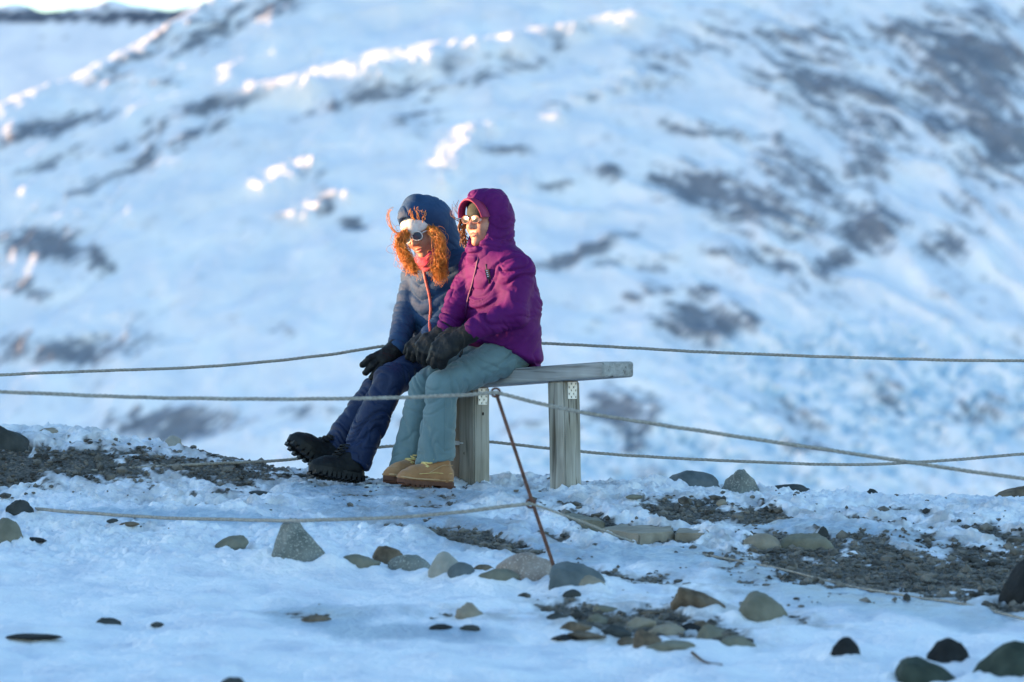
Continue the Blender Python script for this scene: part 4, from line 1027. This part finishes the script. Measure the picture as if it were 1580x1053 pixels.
def stone_mat(name, a, b, speck=None, sc=14):
    m = mat(name, a, b, scale=sc, rough=.85, bump=.006, bscale=45, detail=8, lo=.3, hi=.7, spec=.25)
    if speck:
        nt = m.node_tree; L = nt.links; p = nt.nodes["Principled BSDF"]; src = p.inputs["Base Color"].links[0].from_socket
        v = nt.nodes.new("ShaderNodeTexNoise"); v.inputs["Scale"].default_value = 130; v.inputs["Detail"].default_value = 3
        tc = [n for n in nt.nodes if n.type == 'TEX_COORD'][0]; L.new(tc.outputs["Object"], v.inputs[0])
        r = nt.nodes.new("ShaderNodeValToRGB"); ramp_stops(r, [(.56, (0, 0, 0)), (.62, (1, 1, 1))]); L.new(v.outputs[0], r.inputs[0])
        mx_ = nt.nodes.new("ShaderNodeMix"); mx_.data_type = 'RGBA'; L.new(r.outputs[0], mx_.inputs[0]); L.new(src, mx_.inputs[6]); mx_.inputs[7].default_value = (*speck, 1)
        L.new(mx_.outputs[2], p.inputs["Base Color"])
    return m
SM = {'grey': stone_mat("grey_granite", (.10, .115, .11), (.21, .225, .21), (.30, .31, .29)), 'dark': stone_mat("dark_stone", (.022, .027, .028), (.06, .066, .066)),
      'black': stone_mat("black_stone", (.008, .009, .010), (.024, .026, .028)), 'olive': stone_mat("olive_grey_stone", (.11, .11, .085), (.20, .195, .155)), 'tan': stone_mat("tan_stone", (.18, .155, .12), (.30, .265, .21)),
      'pink': stone_mat("pinkish_granite", (.20, .16, .14), (.34, .29, .26), (.42, .38, .35)), 'blue': stone_mat("blue_grey_stone", (.065, .085, .095), (.14, .165, .175)), 'brown': stone_mat("brown_lichened_stone", (.055, .042, .03), (.18, .14, .10), sc=22),
      'green': stone_mat("dark_green_stone", (.022, .032, .026), (.055, .07, .055)), 'pale': stone_mat("pale_grey_stone", (.22, .215, .19), (.36, .35, .315))}
def stone(x0, x1, y0, y1, col, label, seed, ang=.3, lean=0, cat="stone", group=None, name="stone", d=None, deep=.62, bury=.8):
    pc_ = (x0 + x1) / 2
    b = at2(pc_, y1 - 1) if d is None else np.array([(pc_ - 790) * d / FPX, d, 0])
    hw = (x1 - x0) / 2 * b[1] / FPX; dp = hw * deep
    c = b.copy(); 
    if d is None: c[1] = min(b[1] + dp * .8, 18.3 if b[1] < 18.3 else b[1]); c[0] = (pc_ - 790) * c[1] / FPX
    g_ = zsurf(c[0], c[1]); ztop = ZC - (y0 - YH) * c[1] / FPX
    hh = max(ztop - g_, .012)
    V, F = stone_shape(seed, ang, 4 if x1 - x0 > 30 else 3)
    H_ = hh * (1 + bury); cz = g_ - hh * bury + H_ / 2
    tp = .45 if ang >= .75 else (.3 if ang >= .55 else .12)
    V = V * np.array([hw, dp, H_ / 2]); V[:, :2] *= (1 - tp * np.clip(V[:, 2:3] / (H_ / 2) + .1, -.3, 1)); V[:, 0] += lean * (V[:, 2] / (H_ / 2) + 0) * hw * .5
    s_ = (V[:, 0].max() - V[:, 0].min()) / (2 * hw); V[:, 0] = (V[:, 0] - (V[:, 0].max() + V[:, 0].min()) / 2) / s_
    V = V + np.array([c[0], c[1], cz])
    BANK.append((c[0], c[1], hw * 1.02, dp * 1.1, hh))
    o_ = obj(name, V, F, SM[col], base=(c[0], c[1], g_), smooth=True)
    tag(o_, label, cat, group)
    return o_
RK = "stones lying on the snow"
for a in [
    (-30, 48, 644, 698, 'dark', "dark boulder on the left mound cut by the left edge", 1, .6, -.6), (58, 96, 659, 668, 'tan', "small low tan stone on the snow right of the dark left boulder", 2, .3, 0),
    (252, 281, 671, 689, 'pale', "pale rounded stone on the crest of the gravel mound", 3, .3, 0), (8, 52, 768, 796, 'dark', "dark wedge stone at the left end of the front lower rope", 4, .7, .2),
    (-12, 36, 799, 838, 'olive', "olive grey round stone at the left edge below the wedge stone", 5, .3, 0), (34, 72, 829, 839, 'black', "flat black stone right of the olive grey stone", 6, .3, 0),
    (184, 216, 806, 818, 'brown', "flat brown stone lying beneath the front lower rope", 7, .3, 0), (164, 184, 802, 809, 'dark', "tiny dark stone left of the flat brown stone under the rope", 8, .3, 0),
    (331, 384, 826, 848, 'olive', "low grey wedge stone left of the big angular rock", 9, .7, .5), (416, 520, 799, 870, 'grey', "big angular grey granite rock with a peak, standing in the snow", 10, .8, -.6),
    (520, 588, 855, 877, 'olive', "flat dull stone at the left end of the stone row", 11, .4, 0), (574, 626, 842, 874, 'brown', "brown rounded stone second from left in the stone row", 12, .3, 0),
    (598, 666, 854, 884, 'grey', "long grey cobble in the stone row, right of the brown one", 13, .2, -.1), (660, 716, 851, 887, 'pale', "pale grey rounded cobble in the middle of the stone row", 14, .2, 0),
    (690, 737, 867, 890, 'blue', "small blue grey cobble in front of the pale one", 15, .2, 0), (729, 764, 871, 883, 'brown', "small brown pebble between blue cobble and pinkish boulder", 16, .3, 0),
    (734, 802, 877, 898, 'olive', "low olive stone in front of the pinkish boulder", 17, .3, 0), (760, 858, 849, 898, 'pink', "large pinkish speckled boulder left of the slanting stake foot", 18, .35, .2),
    (846, 937, 866, 912, 'blue', "blue grey boulder right of the slanting stake foot", 19, .5, -.2), (880, 936, 887, 911, 'tan', "tan stone leaning on the front of the blue grey boulder", 20, .3, 0),
    (868, 897, 909, 921, 'dark', "small dark stone on the snow below the stake foot", 21, .3, 0), (700, 752, 929, 956, 'tan', "single tan wedge stone in the snow below the stone row", 22, .6, -.2),
    (1034, 1122, 906, 944, 'brown', "brown slab with an upright end, sloping down to the right", 23, .7, -1.3), (1136, 1216, 912, 960, 'olive', "olive grey pointed stone in the snow on the right", 24, .4, -.5),
    (1277, 1329, 982, 1020, 'black', "black round stone alone in the snow at the lower right", 25, .3, .1), (1428, 1497, 984, 1030, 'black', "black stone with a sloping back above the dark foreground stone", 26, .5, .3),
    (1375, 1488, 1013, 1064, 'green', "dark green grey stone at the bottom edge on the right", 27, .5, -.2), (1498, 1640, 988, 1050, 'green', "large dark green boulder in the lower right corner", 28, .4, .2),
    (1145, 1208, 823, 851, 'tan', "tan flat stone set in the gravel left of the grey one", 29, .3, 0), (1195, 1287, 814, 852, 'olive', "grey ridged stone in the middle of the gravel patches", 30, .6, .2),
    (1261, 1280, 812, 830, 'dark', "small knob of dark stone standing on the ridged grey stone end", 31, .3, 0), (1538, 1640, 848, 934, 'black', "tall black rock at the right edge above the gravel", 32, .5, .2),
    (146, 192, 951, 968, 'dark', "dark sharp stone alone in the lower left snow", 33, .6, -.4), (8, 97, 984, 993, 'black', "long flat black stone at the lower left", 34, .3, 0), (232, 253, 964, 971, 'dark', "small dark stone right of the sharp one in the lower left snow", 35, .3, 0),
    (464, 512, 949, 961, 'brown', "flat reddish brown stone in the icy snow, lower left of the stake", 36, .3, 0), (338, 378, 1045, 1062, 'dark', "dark stone just cut off by the bottom edge", 37, .4, 0),
    (708, 742, 962, 976, 'dark', "small dark stone below the single tan wedge stone", 38, .4, 0), (372, 420, 757, 762, 'dark', "thin dark stone flush in the snow before the mound", 39, .3, 0),
    (965, 992, 763, 772, 'olive', "little stone on the crest right of the bench", 40, .3, 0), (1105, 1122, 770, 780, 'tan', "little tan stone in the gravel in front of the crest boulders", 41, .3, 0),
    (660, 700, 962, 974, 'black', "small black stone, leftmost under the single tan stone", 42, .3, 0)]:
    stone(*a[:6], a[6], a[7], a[8], group=RK)
for a in [(1018, 1112, 726, 762, 'blue', "rounded dark boulder on the crest, left of the pair", 50, .3, .2, 18.25), (1104, 1176, 724, 762, 'grey', "rough dark boulder on the crest, right of the pair", 51, .6, -.15, 18.2), (1180, 1256, 747, 762, 'dark', "low flat boulder on the crest right of the pair", 52, .3, 0, 18.3),
          (1328, 1368, 754, 764, 'dark', "thin flat stone on the crest far right of the pair", 53, .3, 0, 18.3), (1518, 1620, 746, 790, 'brown', "dark brown boulder on the crest at the right edge", 54, .4, .2, 18.1)]:
    stone(*a[:6], a[6], a[7], a[8], group="boulders on the crest", d=a[9], cat="boulder", name="boulder")
# flat slabs bedded in the gravel
def slab(pxs, d_h, col, label):
    P = [at(x, y) for x, y in pxs]; c = np.mean(P, 0); g_ = zsurf(c[0], c[1]); n = len(P)
    Vb = [(p[0], p[1], zsurf(p[0], p[1]) - .03) for p in P]; Vt = [(p[0] * .985 + c[0] * .015, p[1] * .97 + c[1] * .03, g_ + d_h + .3 * (p[2] - c[2])) for p in P]
    bm = bmesh.new(); vb = [bm.verts.new(v) for v in Vb]; vt = [bm.verts.new(v) for v in Vt]
    bm.faces.new(vb[::-1]); bm.faces.new(vt)
    for i in range(n): bm.faces.new((vb[i], vb[(i + 1) % n], vt[(i + 1) % n], vt[i]))
    bmesh.ops.bevel(bm, geom=list(bm.edges), offset=.007, segments=2, affect='EDGES'); bmesh.ops.triangulate(bm, faces=bm.faces[:])
    bmesh.ops.subdivide_edges(bm, edges=[e for e in bm.edges if e.calc_length() > .05], cuts=3, use_grid_fill=True)
    V = np.array([v.co[:] for v in bm.verts]); F = [[v.index for v in f.verts] for f in bm.faces]; bm.free()
    V = V + .006 * np.stack([fbm(V[:, 0] * 12 + i * 7, V[:, 1] * 12, V[:, 2] * 12, 3) for i in range(3)], -1)
    tag(obj("slab", V, F, SM[col], base=(c[0], c[1], g_), smooth=False), label, "slab", "flat slabs in the gravel")
slab([(925, 818), (985, 836), (1040, 826), (1038, 806), (960, 802)], .035, 'tan', "flat pale slab bedded in the gravel right of the stake")
slab([(850, 792), (905, 812), (935, 815), (905, 796), (868, 783)], .025, 'olive', "narrow slab running down right beside the stake")
slab([(1040, 828), (1095, 832), (1098, 818), (1045, 812)], .018, 'tan', "small flat slab right of the pale slab")
# bare brown stones breaking through the lower snow
r_ = np.random.default_rng(11)
spots = [(862, 948, 28, 12, 'dark', "small dark stone at the upper left end of the bare cluster"), (890, 968, 40, 18, 'brown', "brown stone at the left of the bare cluster, below the small dark one"), (925, 955, 36, 16, 'olive', "olive stone in the upper left of the bare cluster"),
         (905, 982, 46, 14, 'brown', "long brown stone at the lower left edge of the bare cluster"), (950, 975, 42, 20, 'dark', "dark lump left of the middle of the bare cluster"), (985, 962, 40, 18, 'tan', "tan stone at the top middle of the bare cluster"),
         (1000, 985, 36, 24, 'brown', "tall brown stone in the middle of the bare cluster"), (1030, 970, 44, 20, 'tan', "broad tan stone right of the middle of the bare cluster"), (1062, 968, 30, 16, 'black', "black stone between the broad tan stone and the olive one"),
         (1085, 965, 36, 16, 'brown', "brown stone behind the long olive stone in the bare cluster"), (1035, 996, 56, 14, 'olive', "long flat stone at the bottom edge of the bare cluster, pointing right"), (1105, 975, 50, 20, 'olive', "long olive stone towards the right end of the bare cluster"),
         (1135, 988, 46, 16, 'olive', "sloping stone at the right tip of the bare cluster"), (935, 940, 30, 10, 'olive', "small olive stone alone above the bare cluster"), (972, 990, 30, 12, 'brown', "small brown stone at the lower middle of the bare cluster"),
         (1000, 946, 34, 8, 'brown', "thin reddish stone in the snow just above the bare cluster"), (870, 985, 30, 10, 'black', "small black stone at the lower left tip of the bare cluster")]
for i, (cx_, cy_, w_, h_, c_, lb) in enumerate(spots):
    stone(cx_ - w_ * .7, cx_ + w_ * .7, cy_ - h_ * .6, cy_ + h_ * .6, c_, lb, 70 + i, .7, float(r_.uniform(-.6, .6)), group="jagged stones in the bare cluster")
# snow drifted against the stones and the posts
for t_p in (tl, tr):
    p = c0 + ax * t_p + nb * .02; BANK.append((p[0], p[1], .09, .09, .09))
for bx, by, bw, bd, bh in BANK:
    i0, i1 = np.searchsorted(xs, [bx - 2.2 * bw - .03, bx + 2.2 * bw + .03]); j0, j1 = np.searchsorted(ds, [by - 2.4 * bd - .05, by + 2.4 * bd + .05])
    sx, sy = X[i0:i1, j0:j1], Y[i0:i1, j0:j1]
    rho = np.sqrt(((sx - bx) / bw) ** 2 + ((sy - by) / bd) ** 2)
    nn = np.clip(.55 + .9 * fbm(sx * 9, sy * 9, 0 * sx + bh * 50, 3), 0, 1.4)
    Z[i0:i1, j0:j1] += min(.26 * bh, .03) * np.exp(-((rho - .95) / np.where(rho < .95, .35, .6)) ** 2) * nn * (1 - .8 * gravel[i0:i1, j0:j1])
gm_ = bpy.data.objects["ground"].data
gm_.vertices.foreach_set("co", np.stack([X, Y, Z], -1).astype(np.float32).ravel()); gm_.update()
# twigs
TW = mat("dry_twig", (.07, .045, .03), (.13, .09, .06), scale=60, rough=.9)
def twig(pp, label):
    P = []
    for x, y, h in pp:
        p = at(x, y); p[2] = zsurf(p[0], p[1]) + h; P.append(p)
    V, F = tube(spline(P, 14), np.linspace(.006, .003, 14), 6); tag(obj("twig", V, F, TW, base=P[0]), label, "twig", "dry twigs on the snow")
twig([(1068, 1022, .01), (1088, 1030, .012), (1114, 1042, .004)], "dry twig lying on the lower snow below the brown stones")
# gravel (pebbles too many to count)
GR = mat("mixed_pebbles", (.04, .038, .035), (.18, .165, .145), scale=11, rough=.85, bump=.002, bscale=90, detail=3, lo=.38, hi=.62)
sel = np.argwhere((gravel > .55) & (np.abs(X) < 2.7) & (Y > 11) & (Y < 18.9))
cell = sel[r_.choice(len(sel), min(12000, len(sel)), replace=False)]
sel2 = np.argwhere((gm > -.8) & (np.abs(X) < 2.7) & (Y > 13.8) & (Y < 18.2) & (w1 > .1)); cell = np.concatenate([cell, sel2[r_.choice(len(sel2), 500, replace=False)]])
Vi, Fi = ico(1); nV = len(Vi); k = len(cell)
size = .004 + .011 * r_.random(k) ** 3 + .016 * (r_.random(k) < .025)
cen = np.stack([X[cell[:, 0], cell[:, 1]], Y[cell[:, 0], cell[:, 1]], Z[cell[:, 0], cell[:, 1]]], -1) + r_.normal(size=(k, 3)) * [.006, .01, 0]
sc3 = size[:, None] * r_.uniform(.6, 1.2, (k, 3)) * [1.1, 1.1, .75]
PV = Vi[None] * sc3[:, None] * (1 + .18 * r_.normal(size=(k, nV, 1))) + (cen + [0, 0, .15] * size[:, None])[:, None]
PF = (Fi[None] + (np.arange(k) * nV)[:, None, None]).reshape(-1, 3)
tag(obj("gravel", PV.reshape(-1, 3), PF, GR, smooth=False), "grey brown gravel where the snow has gone", "gravel", kind="stuff")
